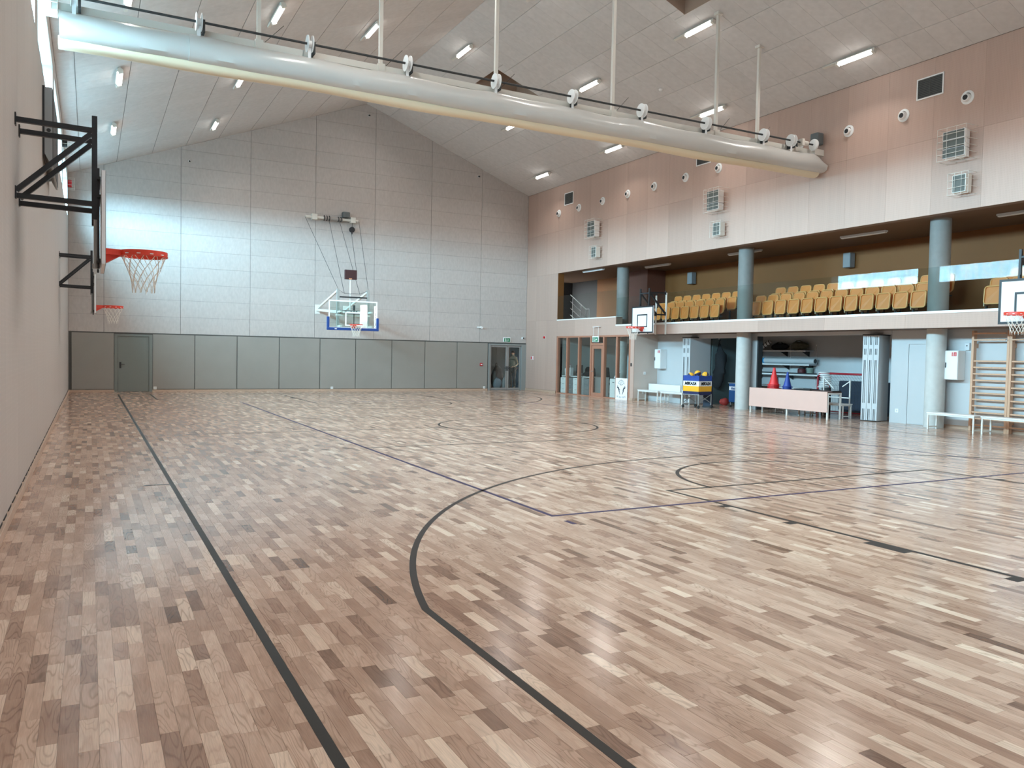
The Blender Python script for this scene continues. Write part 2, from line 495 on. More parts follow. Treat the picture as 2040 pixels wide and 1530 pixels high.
def stave_mesh(name, idx, org=None):
    a = st[idx]; K = len(a); g = 0.0005
    X0, X1, Y0, Y1, ZT = a[:, 0] + g, a[:, 1] - g, a[:, 2] + g, a[:, 3] - g, ztop[idx]
    ZB = np.full(K, -0.0035)
    V = np.stack([np.stack([X0, Y0, ZB], 1), np.stack([X1, Y0, ZB], 1), np.stack([X1, Y1, ZB], 1), np.stack([X0, Y1, ZB], 1),
                  np.stack([X0, Y0, ZT], 1), np.stack([X1, Y0, ZT], 1), np.stack([X1, Y1, ZT], 1), np.stack([X0, Y1, ZT], 1)], 1)
    if org is not None: V = V - np.array(org)
    F = np.array([(4, 5, 6, 7), (0, 1, 5, 4), (1, 2, 6, 5), (2, 3, 7, 6), (3, 0, 4, 7)])
    FF = (np.arange(K)[:, None, None] * 8 + F[None]).reshape(-1)
    me = bpy.data.meshes.new(name)
    me.vertices.add(K * 8); me.vertices.foreach_set('co', V.reshape(-1).astype(np.float32))
    me.loops.add(K * 20); me.loops.foreach_set('vertex_index', FF.astype(np.int32))
    me.polygons.add(K * 5); me.polygons.foreach_set('loop_start', np.arange(0, K * 20, 4, dtype=np.int32))
    me.update(calc_edges=True)
    me.polygons.foreach_set('use_smooth', np.zeros(K * 5, dtype=bool))
    for nm, arr in (('tone', tone), ('seed', seed)):
        at = me.attributes.new(nm, 'FLOAT', 'FACE'); at.data.foreach_set('value', np.repeat(arr[idx], 5).astype(np.float32))
    me.materials.append(PARQ)
    return me
mask = np.ones(NS, bool); mask[near] = False
o = bpy.data.objects.new('plank_field', stave_mesh('plank_field', np.where(mask)[0])); COL.objects.link(o); o.parent = floor; o['kind'] = 'stuff'
for i in near:
    org = ((st[i, 0] + st[i, 1]) / 2, (st[i, 2] + st[i, 3]) / 2, 0)
    o = bpy.data.objects.new('plank', stave_mesh('plank', np.array([i]), org)); COL.objects.link(o); o.location = org; o.parent = floor

# ------------------------------------------------------------------ court lines (5 cm tape-like paint, 1 mm proud)
LZ = 0.0012
def lbox(x0, x1, y0, y1): return MB().box(x0, x1, y0, y1, -0.002, LZ)
def arc(mb, cx, cy, r, t0, t1, w=0.05, n=72):
    vs = []; fs = []
    for i in range(n + 1):
        t = t0 + (t1 - t0) * i / n
        for rr in (r - w, r): vs.append((cx + rr * math.cos(t), cy + rr * math.sin(t), LZ))
    for i in range(n): fs.append((2 * i, 2 * i + 1, 2 * i + 3, 2 * i + 2))
    return mb.add(vs, fs)
def line(name, mb, m=LINEB): return mb.build(name, m, floor)
HW, HL, T3, A3, K3 = 7.628, 14.05, 6.694, 12.546, 11.112
line('sideline', lbox(-HW - 0.05, -HW, -HL - 0.05, HL)); line('sideline', lbox(HW, HW + 0.05, -HL - 0.05, HL))
line('baseline', lbox(-HW, HW, -HL - 0.05, -HL)); line('baseline', lbox(-HW, HW, HL, HL + 0.05))
line('centre_line', lbox(-HW - 0.35, HW + 0.35, -0.025, 0.025))
for sx in (-1,): line('throw_in_mark', lbox(-HW - 0.32, -HW - 0.05, -5.70, -5.65))
line('centre_circle', arc(MB(), 0, 0, 1.8, 0, 2 * PI))
R3 = math.hypot(T3, A3 - K3)
for s in (-1, 1):
    t = math.asin((A3 - K3) / R3)
    mb = arc(MB(), 0, s * A3, R3, t if s < 0 else -t, (PI - t) if s < 0 else (-PI + t), n=120)
    for sx in (-1, 1): mb.box(sx * T3, sx * (T3 - 0.05), s * K3, s * HL, -0.002, LZ)
    line('three_point_line', mb)
    f = s * 8.25 if s < 0 else 8.15
    line('free_throw_line', lbox(-2.45, 2.45, f, f + 0.05))
    line('free_throw_arc', arc(MB(), 0, f, 1.8, 0 if s < 0 else PI, PI if s < 0 else 2 * PI))
    for sx in (-1, 1):
        line('key_line', lbox(sx * 2.45, sx * 2.40, f, s * HL))
        for d in (9.24, 10.15, 12.27):
            line('lane_mark', lbox(sx * 2.45, sx * 2.56, s * (d - 0.04), s * (d + 0.06)))
        line('lane_block', lbox(sx * 2.45, sx * 2.56, s * 11.02, s * 11.42))
mb = MB(); mb.box(-4.5, -4.45, -9, 9, -.002, LZ); line('volleyball_sideline', mb, LINEV)
mb = MB(); mb.box(4.5, 4.45, -9, 9, -.002, LZ); line('volleyball_sideline', mb, LINEV)
for s in (-1, 1):
    mb = MB(); mb.box(-4.5, 4.5, s * 9, s * 8.95, -.002, LZ + 0.0002); line('volleyball_end_line', mb, LINEV)
    line('attack_line', lbox(-4.5, 4.5, s * 3 - 0.025, s * 3 + 0.025))
    for sx in (-1, 1):
        mb = MB()
        for k in range(5): mb.box(sx * (4.72 + 0.35 * k), sx * (4.87 + 0.35 * k), s * 3 - 0.025, s * 3 + 0.025, -.002, LZ)
        line('attack_line_dashes', mb)
        line('service_mark', lbox(sx * 4.5, sx * 4.45, s * 9.22, s * 9.38), LINEV)

# ================================================================== CEILING
ceil_ = sgroup('ceiling', 'gabled ceiling of grey wood wool boards')
HOLES = [(3.25, 4.84, 7.9, 9.5), (3.25, 4.84, -1.1, 0.48)]
def sub(rects, h):
    out = []
    for x0, x1, y0, y1 in rects:
        if h[0] >= x1 or h[1] <= x0 or h[2] >= y1 or h[3] <= y0: out.append((x0, x1, y0, y1)); continue
        if h[0] > x0: out.append((x0, h[0], y0, y1))
        if h[1] < x1: out.append((h[1], x1, y0, y1))
        a, b = max(x0, h[0]), min(x1, h[1])
        if h[2] > y0: out.append((a, b, y0, h[2]))
        if h[3] < y1: out.append((a, b, h[3], y1))
    return [r for r in out if r[1] - r[0] > .02 and r[3] - r[2] > .02]
def slab(mb, x0, x1, y0, y1, dz, th):
    z0, z1 = zroof(x0) + dz, zroof(x1) + dz
    vs = [(x0, y0, z0), (x1, y0, z1), (x1, y1, z1), (x0, y1, z0), (x0, y0, z0 + th), (x1, y0, z1 + th), (x1, y1, z1 + th), (x0, y1, z0 + th)]
    return mb.add(vs, [(0, 3, 2, 1), (4, 5, 6, 7), (0, 1, 5, 4), (1, 2, 6, 5), (2, 3, 7, 6), (3, 0, 4, 7)])
rects = [(XL - 0.5, XRIDGE, YN - .1, YF + .1), (XRIDGE, XR + 0.3, YN - .1, YF + .1)]
for h in HOLES: rects = sub(rects, (h[0] - .041, h[1] + .041, h[2] - .041, h[3] + .041))
mb = MB()
for r in rects: slab(mb, *r, 0.028, 0.25)
mb.build('roof_deck', CJOINT, ceil_)
xs = sorted([8.02 - 1.13 * k for k in range(0, 6)] + [XRIDGE] + [-8.78 + 1.13 * k for k in range(0, 10)] + [XL, XR])
xs = [x for i, x in enumerate(xs) if i == 0 or x - xs[i - 1] > 0.05]
ys = [YN] + [-2.72 + 0.6 * k for k in range(-23, 31)] + [YF]
pan = []
for i in range(len(xs) - 1):
    for j in range(len(ys) - 1):
        rs = [(xs[i], xs[i + 1], ys[j], ys[j + 1])]
        for h in HOLES: rs = sub(rs, h)
        for r in rs:
            q = depth_of((r[0] + r[1]) / 2, (r[2] + r[3]) / 2, zroof((r[0] + r[1]) / 2))
            sc_ = -1
            if q and -60 < q[1] < 2100 and -60 < q[2] < 800: sc_ = (r[1] - r[0]) * (r[3] - r[2]) / q[0] ** 2
            pan.append((sc_, r))
pan.sort(key=lambda t: -t[0])
rest = MB()
for k, (sc_, (x0, x1, y0, y1)) in enumerate(pan):
    r = (x0 + 0.006, x1 - 0.006, y0 + 0.002, y1 - 0.002)
    if k < 300 and sc_ > 0:
        mb = slab(MB(), *r, 0, 0.025); mb.build('ceiling_panel', CEILB, ceil_, loc=((x0 + x1) / 2, (y0 + y1) / 2, zroof((x0 + x1) / 2)))
    else: slab(rest, *r, 0, 0.025)
rest.build('ceiling_panel_field', CEILB, ceil_, kind='stuff')
for x0, x1, y0, y1 in HOLES:
    mb = MB(); t = .04; zt = zroof(x0) + 1.0
    for a in ((x0 - t, x0, y0 - t, y1 + t), (x1, x1 + t, y0 - t, y1 + t), (x0, x1, y0 - t, y0), (x0, x1, y1, y1 + t)):
        zb0, zb1 = zroof(a[0]) + .001, zroof(a[1]) + .001
        mb.add([(a[0], a[2], zb0), (a[1], a[2], zb1), (a[1], a[3], zb1), (a[0], a[3], zb0), (a[0], a[2], zt), (a[1], a[2], zt), (a[1], a[3], zt), (a[0], a[3], zt)],
               [(0, 3, 2, 1), (4, 5, 6, 7), (0, 1, 5, 4), (1, 2, 6, 5), (2, 3, 7, 6), (3, 0, 4, 7)])
    mb.box(x0 - t, x1 + t, y0 - t, y1 + t, zt, zt + .05)
    mb.build('skylight_shaft', BROWN, ceil_)

# ================================================================== FAR WALL
wf = sgroup('wall_far', 'far gable wall of pale wood wool boards over grey impact panels')
gable = [(XL - .5, 2.05), (XR + .3, 2.05), (XR + .3, zroof(XR + .3) + .1), (XRIDGE, zroof(XRIDGE) + .1), (XL - .5, zroof(XL - .5) + .1)]
MB().prism(gable, 'y', YF + 0.02, YF + 0.25).build('backing', JOINT, wf)
MB().box(XL - .5, 7.08, YF + .02, YF + .25, -.05, 2.05).box(8.95, 9.25, YF + .02, YF + .25, -.05, 2.05).build('backing', PADJ, wf)
def clip_roof(x0, x1, z0, z1):
    pts = [(x0, z0), (x1, z0)]
    xk = [x1] + ([XRIDGE] if x0 < XRIDGE < x1 else []) + [x0]
    top = []
    for x in xk: top.append((x, min(z1, zroof(x) - 0.004)))
    # add crossing points where the board's flat top meets the slope
    if len(top) >= 2:
        outp = []
        for a, b in zip(top[:-1], top[1:]):
            outp.append(a)
            for sgn, zz, xx in ((1, 7.53, XL), (-1, 8.71, XR)):
                xc = xx + sgn * (z1 - zz + 0.004) / SL
                if min(a[0], b[0]) < xc < max(a[0], b[0]): outp.append((xc, min(z1, zroof(xc) - .004)))
        outp.append(top[-1]); top = outp
    if max(t[1] for t in top) <= z0 + .01: return None
    poly = pts + top
    # drop parts below z0
    poly = [(x, max(z, z0)) for x, z in poly]
    cl = []
    for q in poly:
        if not cl or (abs(q[0] - cl[-1][0]) + abs(q[1] - cl[-1][1])) > 1e-4: cl.append(q)
    if (abs(cl[0][0] - cl[-1][0]) + abs(cl[0][1] - cl[-1][1])) < 1e-4: cl.pop()
    return cl if len(cl) >= 3 else None
fx = [XL, -8.05, -5.55, -3.10, -0.635, 1.79, 4.26, 6.62, XR]
fz = [2.115 + 0.61 * k for k in range(17)]
for i in range(len(fx) - 1):
    for j in range(len(fz) - 1):
        p = clip_roof(fx[i] + .006, fx[i + 1] - .006, fz[j] + .0025, fz[j + 1] - .0025)
        if p:
            c = ((fx[i] + fx[i + 1]) / 2, YF, fz[j])
            MB().prism(p, 'y', YF, YF + .022).build('wall_panel', WOODWOOL, wf, loc=c)
MB().box(XL, XR, YF - .004, YF + .02, 2.085, 2.113).build('ledge_trim', PADJ, wf)
px_ = [-9.06, -7.72], [-6.49, -5.056], [-5.056, -3.562], [-3.562, -1.995], [-1.995, -.409], [-.409, 1.045], [1.045, 2.585], [2.585, 4.058], [4.058, 5.547], [5.547, 7.03]
for a, b in px_:
    MB().box(a + .012, b - .012, YF - .012, YF + .02, .09, 2.075).build('impact_panel', PADGREY, wf, bevel=.006, loc=((a + b) / 2, YF, .09))
bb = struct(MB().box(XL, -7.72, YF - .03, YF, 0, .075).box(-6.49, 7.03, YF - .03, YF, 0, .075).build('baseboard_far', WOODB))
# door 1: grey flush door
d1 = sgroup('door_1', 'grey flush door with lever handle in the grey far wall')
MB().box(-7.72, -7.62, YF - .02, YF + .03, 0, 2.06).box(-6.60, -6.49, YF - .02, YF + .03, 0, 2.06).box(-7.62, -6.60, YF - .02, YF + .03, 1.985, 2.06).build('door_frame', DOORG, d1)
MB().box(-7.615, -6.605, YF + .005, YF + .045, 0.008, 1.98).build('door_leaf', DOORG, d1, bevel=.003)
mb = MB().cyl((-7.53, YF + .005, .98), (-7.53, YF - .055, .98), .011).cyl((-7.53, YF - .05, .98), (-7.39, YF - .05, .98), .010).box(-7.56, -7.50, YF - .004, YF + .005, .84, 1.06)
mb.build('door_handle', DARK, d1)
# door 2: glazed double door
d2 = sgroup('door_2', 'glazed double door with grey metal frame in the far right corner')
MB().box(7.06, 7.15, YF - .03, YF + .2, 0, 2.06).box(8.72, 8.95, YF - .03, YF + .2, 0, 2.06).box(7.15, 8.72, YF - .03, YF + .2, 1.99, 2.06).build('door_frame', FRAMEG, d2, bevel=.004)
for k, (a, b) in enumerate(((7.16, 8.02), (8.03, 8.71))):
    mb = MB(); w = .07; y0, y1 = YF + .05, YF + .10
    mb.box(a, a + w, y0, y1, .01, 1.98).box(b - w, b, y0, y1, .01, 1.98).box(a + w, b - w, y0, y1, .01, .10).box(a + w, b - w, y0, y1, 1.91, 1.98)
    lf = mb.build('door_leaf', ALU, d2)
    MB().box(a + w, b - w, YF + .07, YF + .082, .10, 1.91).build('glass_pane', GLASS, lf)
    hx = b - .035 if k == 0 else a + .035
    MB().cyl((hx, YF + .05, .98), (hx, YF - .01, .98), .012).cyl((hx, YF - .005, .98), (hx + (-.13 if k == 0 else .13), YF - .005, .98), .011).box(hx - .02, hx + .02, YF + .042, YF + .05, .86, 1.06).build('door_handle', DARK, lf)
# lobby behind the glazed door
sset('lobby_wall', MB().box(6.2, 6.3, YF + .25, 19, 0, 2.6).box(6.2, 9.9, 18.9, 19.0, 0, 2.6), PLASTERG)
sset('lobby_wall', MB().box(9.75, 9.85, YF + .25, 19, 0, 2.6), mat('lobby_blue_paint', (120, 168, 200), 0.6))
sset('lobby_ceiling', MB().box(6.2, 9.9, YF + .25, 19, 2.6, 2.7), PLASTERG)
sset('lobby_floor', MB().box(6.3, 9.75, YF + .02, 18.9, -.004, .0), MIDGREY)

# ================================================================== LEFT WALL
wl2 = sgroup('wall_left', 'pale slotted panel wall along the left side under strip windows')
TH = 0.55
MB().box(XL - TH, XL - .02, YN, YF + .25, -.05, WZ0 - .03).build('backing', PANJ, wl2)
mb = MB(); edges = [YN] + [v for b in BAYS for v in b] + [YF + .25]
for i in range(0, len(edges), 2): mb.box(XL - TH, XL - .02, edges[i], edges[i + 1], WZ0 - .03, WZ1)
mb.box(XL - TH, XL - .02, YN, YF + .25, WZ1, 7.75)
mb.build('window_pier', mat('reveal_white', (214, 214, 212), .6), wl2)
y = YN
while y < YF - .01:
    y1 = min(y + 1.2, YF)
    MB().box(XL - .02, XL, y + .001, y1 - .001, .105, WZ0).build('wall_panel', PANL, wl2, loc=(XL, y, .1)); y = y1
mb = MB()
for i in range(0, len(edges), 2): mb.box(XL - .02, XL, edges[i], min(edges[i + 1], YF), WZ0 + .002, WZ1)
mb.box(XL - .02, XL, YN, YF, WZ1, 7.55)
mb.build('wall_panel', PANL, wl2)
mb = MB(); yy = YN
rr = random.Random(3)
while yy < YF:
    L_ = .16 + .14 * rr.random(); mb.box(XL - .012, XL + .004, yy, min(yy + L_, YF), .088, .108); yy += L_ + .10 + .1 * rr.random()
o = mb.build('vent_gap', RUBBER, wl2); o['kind'] = 'stuff'
struct(MB().box(XL - .01, XL + .028, YN, YF - .03, 0, .088).build('baseboard_left', WOODB, bevel=.004))
for k, (y0, y1) in enumerate(BAYS):
    w = sgroup('window_%d' % (k + 1), 'strip window of channel glass high in the left wall')
    MB().box(XL - TH + .0, XL, y0, y1, WZ0 - .03, WZ0).build('window_sill', WPLAS, w)
    mb = MB(); xa, xb = XL - .40, XL - .33; n = 1
    mb.box(xa, xb, y0, y1, WZ0, WZ0 + .05).box(xa, xb, y0, y1, WZ1 - .05, WZ1).box(xa, xb, y0, y0 + .05, WZ0 + .05, WZ1 - .05).box(xa, xb, y1 - .05, y1, WZ0 + .05, WZ1 - .05)
    for j in range(1, n):
        yc = y0 + (y1 - y0) * j / n; mb.box(xa, xb, yc - .02, yc + .02, WZ0 + .05, WZ1 - .05)
    mb.build('window_frame', WPLAS, w)
    for j in range(n):
        a, b = y0 + (y1 - y0) * j / n + .02, y0 + (y1 - y0) * (j + 1) / n - .02
        MB().box(XL - .37, XL - .36, a, b, WZ0 + .05, WZ1 - .05).build('pane', WINGL, w)

# ================================================================== NEAR WALL (behind the camera)
wnr = struct(MB().prism(gable, 'y', YN - .25, YN).box(XL - .5, 13.4, YN - .25, YN, -.05, 2.05).build('wall_near', WOODWOOL), 'near gable wall behind the viewer')

# ================================================================== RIGHT WALL
wr = sgroup('wall_right', 'beige slotted panel wall above the spectator gallery')
wp = sgroup('wall_pier', 'beige slotted panel pier between far wall and gallery')
wg = sgroup('wall_parapet', 'beige slotted gallery front with white coping')
TK = .022
mb = MB()
mb.box(XR + TK, XR + .30, YN, YF + .2, 5.06, 8.9).build('backing', PANJ, wr)                     # above gallery
MB().box(XR + TK, XR + .30, 13.19, YF + .2, -.05, 5.06).build('backing', PANJ, wp)                 # end pier next to the far wall
MB().box(XR + TK, XR + .30, 8.93, 13.19, 2.41, 3.08).box(XR + TK, XR + .30, YN, 8.93, 2.41, 2.76).build('backing', PANJ, wg)
def rpan(y0, y1, z0, z1):
    par = wr if z0 > 5 else (wp if y0 > 13 else wg)
    MB().box(XR, XR + TK - .002, y0 + .0015, y1 - .0015, z0 + .0015, z1 - .0015).build('wall_panel', PANR, par, loc=(XR, y0, z0))
yb = [YF, 15.0, 14.1, 13.19] + [13.19 - 1.2 * k for k in range(1, 26)] + [YN]
yb = [v for v in yb if v >= YN]
for a, b in zip(yb[1:], yb[:-1]):
    if b - a < .02: continue
    rpan(a, b, 6.82, 8.705); 
    rpan(a, b, 5.05, 6.82)
    if a >= 13.18: rpan(a, b, 3.09, 5.05); rpan(a, b, .09, 3.09)
for a, b in ((11.8, 13.19), (10.36, 11.8), (8.93, 10.36)): rpan(a, b, 2.395, 3.06)
y = 8.93
while y > YN + .1: rpan(max(y - 2.4, YN), y, 2.395, 2.735); y -= 2.4
MB().box(XR, XR + .12, 7.94, 8.02, 0, 2.395).box(XR, XR + TK, 7.76, 7.94, 0, 2.395).build('wall_panel', PANR, sgroup('wall_jamb', 'beige jamb panel at the end of the office glazing'))
MB().box(XR - .012, XR + .30, 8.93, 13.19, 3.06, 3.10).build('coping', WPLAS, wg)
MB().box(XR - .012, XR + .30, YN, 8.93, 2.735, 2.79).build('coping', WPLAS, wg)
struct(MB().box(XR - .02, XR, 13.19, YF - .03, 0, .085).box(XR - .02, XR, 7.76, 8.0, 0, .085).build('baseboard_right', WOODB, bevel=.004))

# gallery shell
sset('gallery_floor', MB().box(XR + .30, 13.4, YN, 16.9, ZS, 2.60), SOFFIT)
sset('tribune_floor', MB().box(10.72, XG, YN, 12.0, 2.60, 2.90), RISER)
sset('gallery_wall', MB().box(XG, XG + .2, YN, 14.6, 2.6, 5.06), MUSTARD)
sset('stairwell_wall', MB().box(XG, XG + .2, 14.6, 16.9, 2.6, 5.06).box(XR + .3, XG, 16.7, 16.9, 2.6, 5.06), DARK)
sset('gallery_ceiling', MB().box(XR + .02, 12.2, YN, 16.9, 5.061, 5.2), SOFFIT)
sset('gallery_wall', MB().box(XR + TK, XR + .30, 13.18, 13.2, 2.6, 5.06), MUSTARD)
sset('core_wall', MB().box(11.0, XG, 9.75, 11.25, 2.60, 5.06), REDBROWN)
sset('pier_wall', MB().box(11.2, XG, 11.3, 11.6, 2.60, 5.06), MUSTARD)
# near end of the alcove, storage and office rooms
sset('alcove_wall', MB().box(XB, XB + .15, 5.95, 7.80, 0, ZS).box(XB, XB + .15, 2.77, 3.42, 0, ZS).box(XB, XB + .15, YN, -1.93, 0, ZS), PLASTER)
sset('track_lintel', MB().box(XB - .03, XB + .15, 3.42, 5.95, 2.26, ZS).box(XB - .03, XB + .15, -1.93, 2.77, 2.30, ZS), PLGREY)
sset('store_wall', MB().box(XB + .6, 12.45, 5.5, 5.62, 0, ZS), mat('store_dark_teal', (96, 112, 114), .7))
sset('store_back_wall', MB().box(12.45, 12.6, YN, 7.76, 0, ZS), PLASTER)
sset('store_side_wall', MB().box(XB + .15, 12.45, -2.25, -2.1, 0, ZS), PLASTER)
sset('alcove_side_wall', MB().box(XR + .02, 13.2, 7.76, 7.94, 0.0, ZS), mat('side_wall_beige', (204, 190, 180), .7, noise=.02, nscale=2))
sset('office_wall', MB().box(12.95, 13.1, 7.94, 13.3, 0, ZS).box(XR + .05, 13.1, 13.19, 13.34, 0, ZS), PLASTERG)
sset('alcove_baseboard', MB().box(XB - .02, XB, 5.95, 7.76, 0, .08).box(XB - .02, XB, YN, -2.98, 0, .08).box(XR + .05, XB, 7.74, 7.76, 0, .08), WOODB)
# dark jamb posts of the folding walls
sset('jamb_trim', MB().box(XB - .03, XB + .16, 2.735, 2.785, 0, 2.30), DARK)
# pillars
for k, yc in enumerate((9.6, 3.08, -3.38, -9.88, -16.0)):
    pl = sgroup('pillar_%d' % (k + 1), 'round concrete pillar of the gallery')
    MB().cyl((9.72, yc, 0), (9.72, yc, ZS), .225, n=32).build('pillar_shaft', CONCW, pl, smooth=True)
    MB().cyl((9.72, yc, 2.6), (9.72, yc, 5.06), .235, n=32).build('pillar_shaft', CONC, pl, smooth=True)
# door in the alcove
d3 = sgroup('door_3', 'pale blue flush door behind the round pillar in the alcove')
MB().box(XB - .025, XB + .01, -2.44, -2.38, 0, 2.10).box(XB - .025, XB + .01, -3.44, -3.38, 0, 2.10).box(XB - .025, XB + .01, -3.38, -2.44, 2.04, 2.10).build('door_frame', PLASTER, d3)
MB().box(XB - .012, XB, -3.375, -2.445, .01, 2.035).build('door_leaf', PLASTER, d3)
MB().cyl((XB - .012, -3.28, 1.0), (XB - .07, -3.28, 1.0), .01).cyl((XB - .065, -3.28, 1.0), (XB - .065, -3.15, 1.0), .01).build('door_handle', ALU, d3)

# office glazing (structure) : wood posts, panes, door
og = sgroup('window_6', 'wood framed office glazing under the gallery')
posts = [13.12, 12.35, 11.46, 10.58, 9.70, 8.83, 8.02]
mb = MB()
for yp in posts: mb.box(XR - .005, XR + .12, yp - .045, yp + .045, 0, 2.36)
mb.box(XR + .0, XR + .115, 8.02, 13.15, 2.33, 2.395).box(XR, XR + .115, 8.02, 13.15, 0, .03).box(XR - .003, XR + .117, 9.70, 10.58, 2.02, 2.10)
mb.build('window_frame', WOODF, og)
for a, b in zip(posts[1:], posts[:-1]):
    if abs(a - 9.70) < .01:
        MB().box(XR + .05, XR + .062, a + .045, b - .045, 2.10, 2.33).build('pane', GLASS, og)
    else:
        MB().box(XR + .05, XR + .062, a + .045, b - .045, .03, 2.33).build('pane', GLASS, og)
d4 = sgroup('door_4', 'wood framed glass door of the office')
a, b = 9.75, 10.53
mb = MB(); w = .12
mb.box(XR + .02, XR + .07, a, a + w, .01, 2.01).box(XR + .02, XR + .07, b - w, b, .01, 2.01).box(XR + .02, XR + .07, a + w, b - w, .01, .16).box(XR + .02, XR + .07, a + w, b - w, 1.88, 2.01)
lf = mb.build('door_leaf', WOODF, d4)
MB().box(XR + .04, XR + .05, a + w, b - w, .16, 1.88).build('glass_pane', GLASS, lf)
MB().cyl((XR + .02, b - .06, 1.0), (XR - .04, b - .06, 1.0), .011).cyl((XR - .035, b - .06, 1.0), (XR - .035, b - .19, 1.0), .011).build('door_handle', ALU, lf)
w7 = sgroup('window_7', 'bright window in the back wall of the office')
MB().box(12.935, 12.945, 12.0, 13.0, 1.35, 2.1).box(12.935, 12.945, 8.6, 9.9, 1.35, 2.1).build('pane', LITW, w7)
MB().box(12.93, 12.95, 11.94, 13.06, 1.29, 1.35).box(12.93, 12.95, 11.94, 12.0, 1.35, 2.16).box(12.93, 12.95, 12.0, 13.06, 2.1, 2.16).build('window_frame', DARK, w7)

# ================================================================== CEILING LIGHTS
def light_proto(name):
    t = thing(name, 'x', 'light', group='linear ceiling lights')
    MB().box(-.035, .035, -.52, .98, -.05, -.005).build('trunking', OFFW, t)
    mb = MB(); L0, L1, r, N = -.48, .48, .066, 10
    prof = [(L0, .15), (L0 + .015, .6), (L0 + .05, 1), (L1 - .05, 1), (L1 - .015, .6), (L1, .15)]
    vs = [(r * q * math.sin(PI * (k / N - .5)), y, -.075 - r * q * math.cos(PI * (k / N - .5))) for y, q in prof for k in range(N + 1)]
    fs = [(i * (N + 1) + k, (i + 1) * (N + 1) + k, (i + 1) * (N + 1) + k + 1, i * (N + 1) + k + 1) for i in range(5) for k in range(N)]
    mb.add(vs, fs).build('diffuser', LED, t, smooth=True)
    MB().box(-.075, .075, -.50, .50, -.078, -.05).build('reflector_tray', OFFW, t)
    ld = bpy.data.lights.new('lamp', 'AREA'); ld.shape = 'RECTANGLE'; ld.size = .06; ld.size_y = .9; ld.energy = LAMPW; ld.color = (1, .955, .90); ld.spread = math.radians(142)
    lo = bpy.data.objects.new('lamp', ld); COL.objects.link(lo); lo.parent = t; lo.location = (0, 0, -.146)
    MB().box(-.05, .05, -.56, -.485, -.14, -.04).box(-.05, .05, .485, .56, -.14, -.04).build('end_cap', OFFW, t)
    return t
lp = None
ROWS = [(-7.9, 5.5, 'line beside the window wall'), (-4.78, 2.9, 'second line from the window wall'), (-1.75, 5.5, 'third line from the window wall'),
        (2.13, 2.9, 'third line from the gallery wall'), (5.33, 5.5, 'second line from the gallery wall'), (8.03, 2.9, 'line beside the gallery wall')]
for x, yb0, where in ROWS:
    yl = sorted([yb0 + 5.05 * k for k in range(-4, 3) if YN + 1 < yb0 + 5.05 * k < YF - .9], reverse=True)
    for i, y in enumerate(yl):
        lb = 'lit ceiling light, %s, %s from the far wall' % (where, ORD[i])
        z = zroof(x) - .004
        if lp is None: lp = light_proto('ceiling_light'); o = lp; o['label'] = lb
        else: o = dup(lp, (0, 0, 0), 0, lb)
        o.location = (x, y, z); o.rotation_euler = (0, math.atan(SL) * (-1 if x < XRIDGE else 1), 0)

# ================================================================== DIVIDER CURTAIN
CY = -.45
cur = thing('divider_curtain', 'raised white divider curtain bundled along a beam across the hall', 'curtain', (0, 0, 0))
MB().bar((-9.0, CY + .14, 7.17), (8.6, CY + .14, 7.17), .10, .12).build('support_beam', OFFW, cur)
MB().cyl((-8.6, CY - .12, 7.285), (8.45, CY - .12, 7.285), .022, n=10).build('drive_shaft', DARK, cur, smooth=True)
def bundle(x0, x1, N, back=0.0, drop=0.0, seedv=1):
    r = random.Random(seedv)
    prof = [(-.02, 7.06), (-.13, 7.05), (-.23, 6.98), (-.285, 6.86), (-.29, 6.76), (-.25, 6.665), (-.17, 6.615), (-.05, 6.60), (.10, 6.62), (.22, 6.68), (.26, 6.80), (.24, 6.93), (.15, 7.03)]
    vs = []; fs = []; K = len(prof)
    ph = [r.random() * 6 for _ in range(6)]
    for i in range(N + 1):
        x = x0 + (x1 - x0) * i / N
        en = max(0, (x - (x1 - .35)) / .35) if x1 > 8 else 0
        for k, (yy, zz) in enumerate(prof):
            am = .5 + .5 * math.sin(k * 1.3)
            w = .012 * math.sin(x * 2.1 + k * .9 + ph[0]) + .008 * math.sin(x * 5.3 + k * 1.7 + ph[1]) + .02 * math.cos((x - .9) / 1.91 * 2 * PI) * (1 if k < 5 else .4)
            zz2 = zz + drop * (1 if zz < 6.9 else 0) + w * (.7 if k < 6 else .3)
            if zz > 6.84: zz2 -= en * (zz - 6.74) * .8
            vs.append((x, CY + .05 + yy + back - abs(w) * .4, zz2))
    for i in range(N):
        for k in range(K): fs.append((i * K + k, i * K + (k + 1) % K, (i + 1) * K + (k + 1) % K, (i + 1) * K + k))
    fs += [tuple(range(K - 1, -1, -1)), tuple(range(N * K, N * K + K))]
    return MB().add(vs, fs)
bundle(-6.97, 8.86, 160).build('sheet', PVC, cur, smooth=True)
bundle(-8.93, -6.90, 26, .03, .0, 5).build('sheet', PVC, cur, smooth=True)
mb = MB(); N = 120; K = 12; vs = []; fs = []
for i in range(N + 1):
    x = -8.95 + 17.72 * i / N
    for k in range(K):
        t = 2 * PI * k / K
        vs.append((x, CY + .12 + .17 * math.cos(t), 6.60 + (.105 + .012 * math.sin(x * 1.7)) * math.sin(t) + .010 * math.sin(x * .9)))
for i in range(N):
    for k in range(K): fs.append((i * K + k, i * K + (k + 1) % K, (i + 1) * K + (k + 1) % K, (i + 1) * K + k))
fs += [tuple(range(K - 1, -1, -1)), tuple(range(N * K, N * K + K))]
mb.add(vs, fs).build('hem_roll', CREAM, cur, smooth=True)
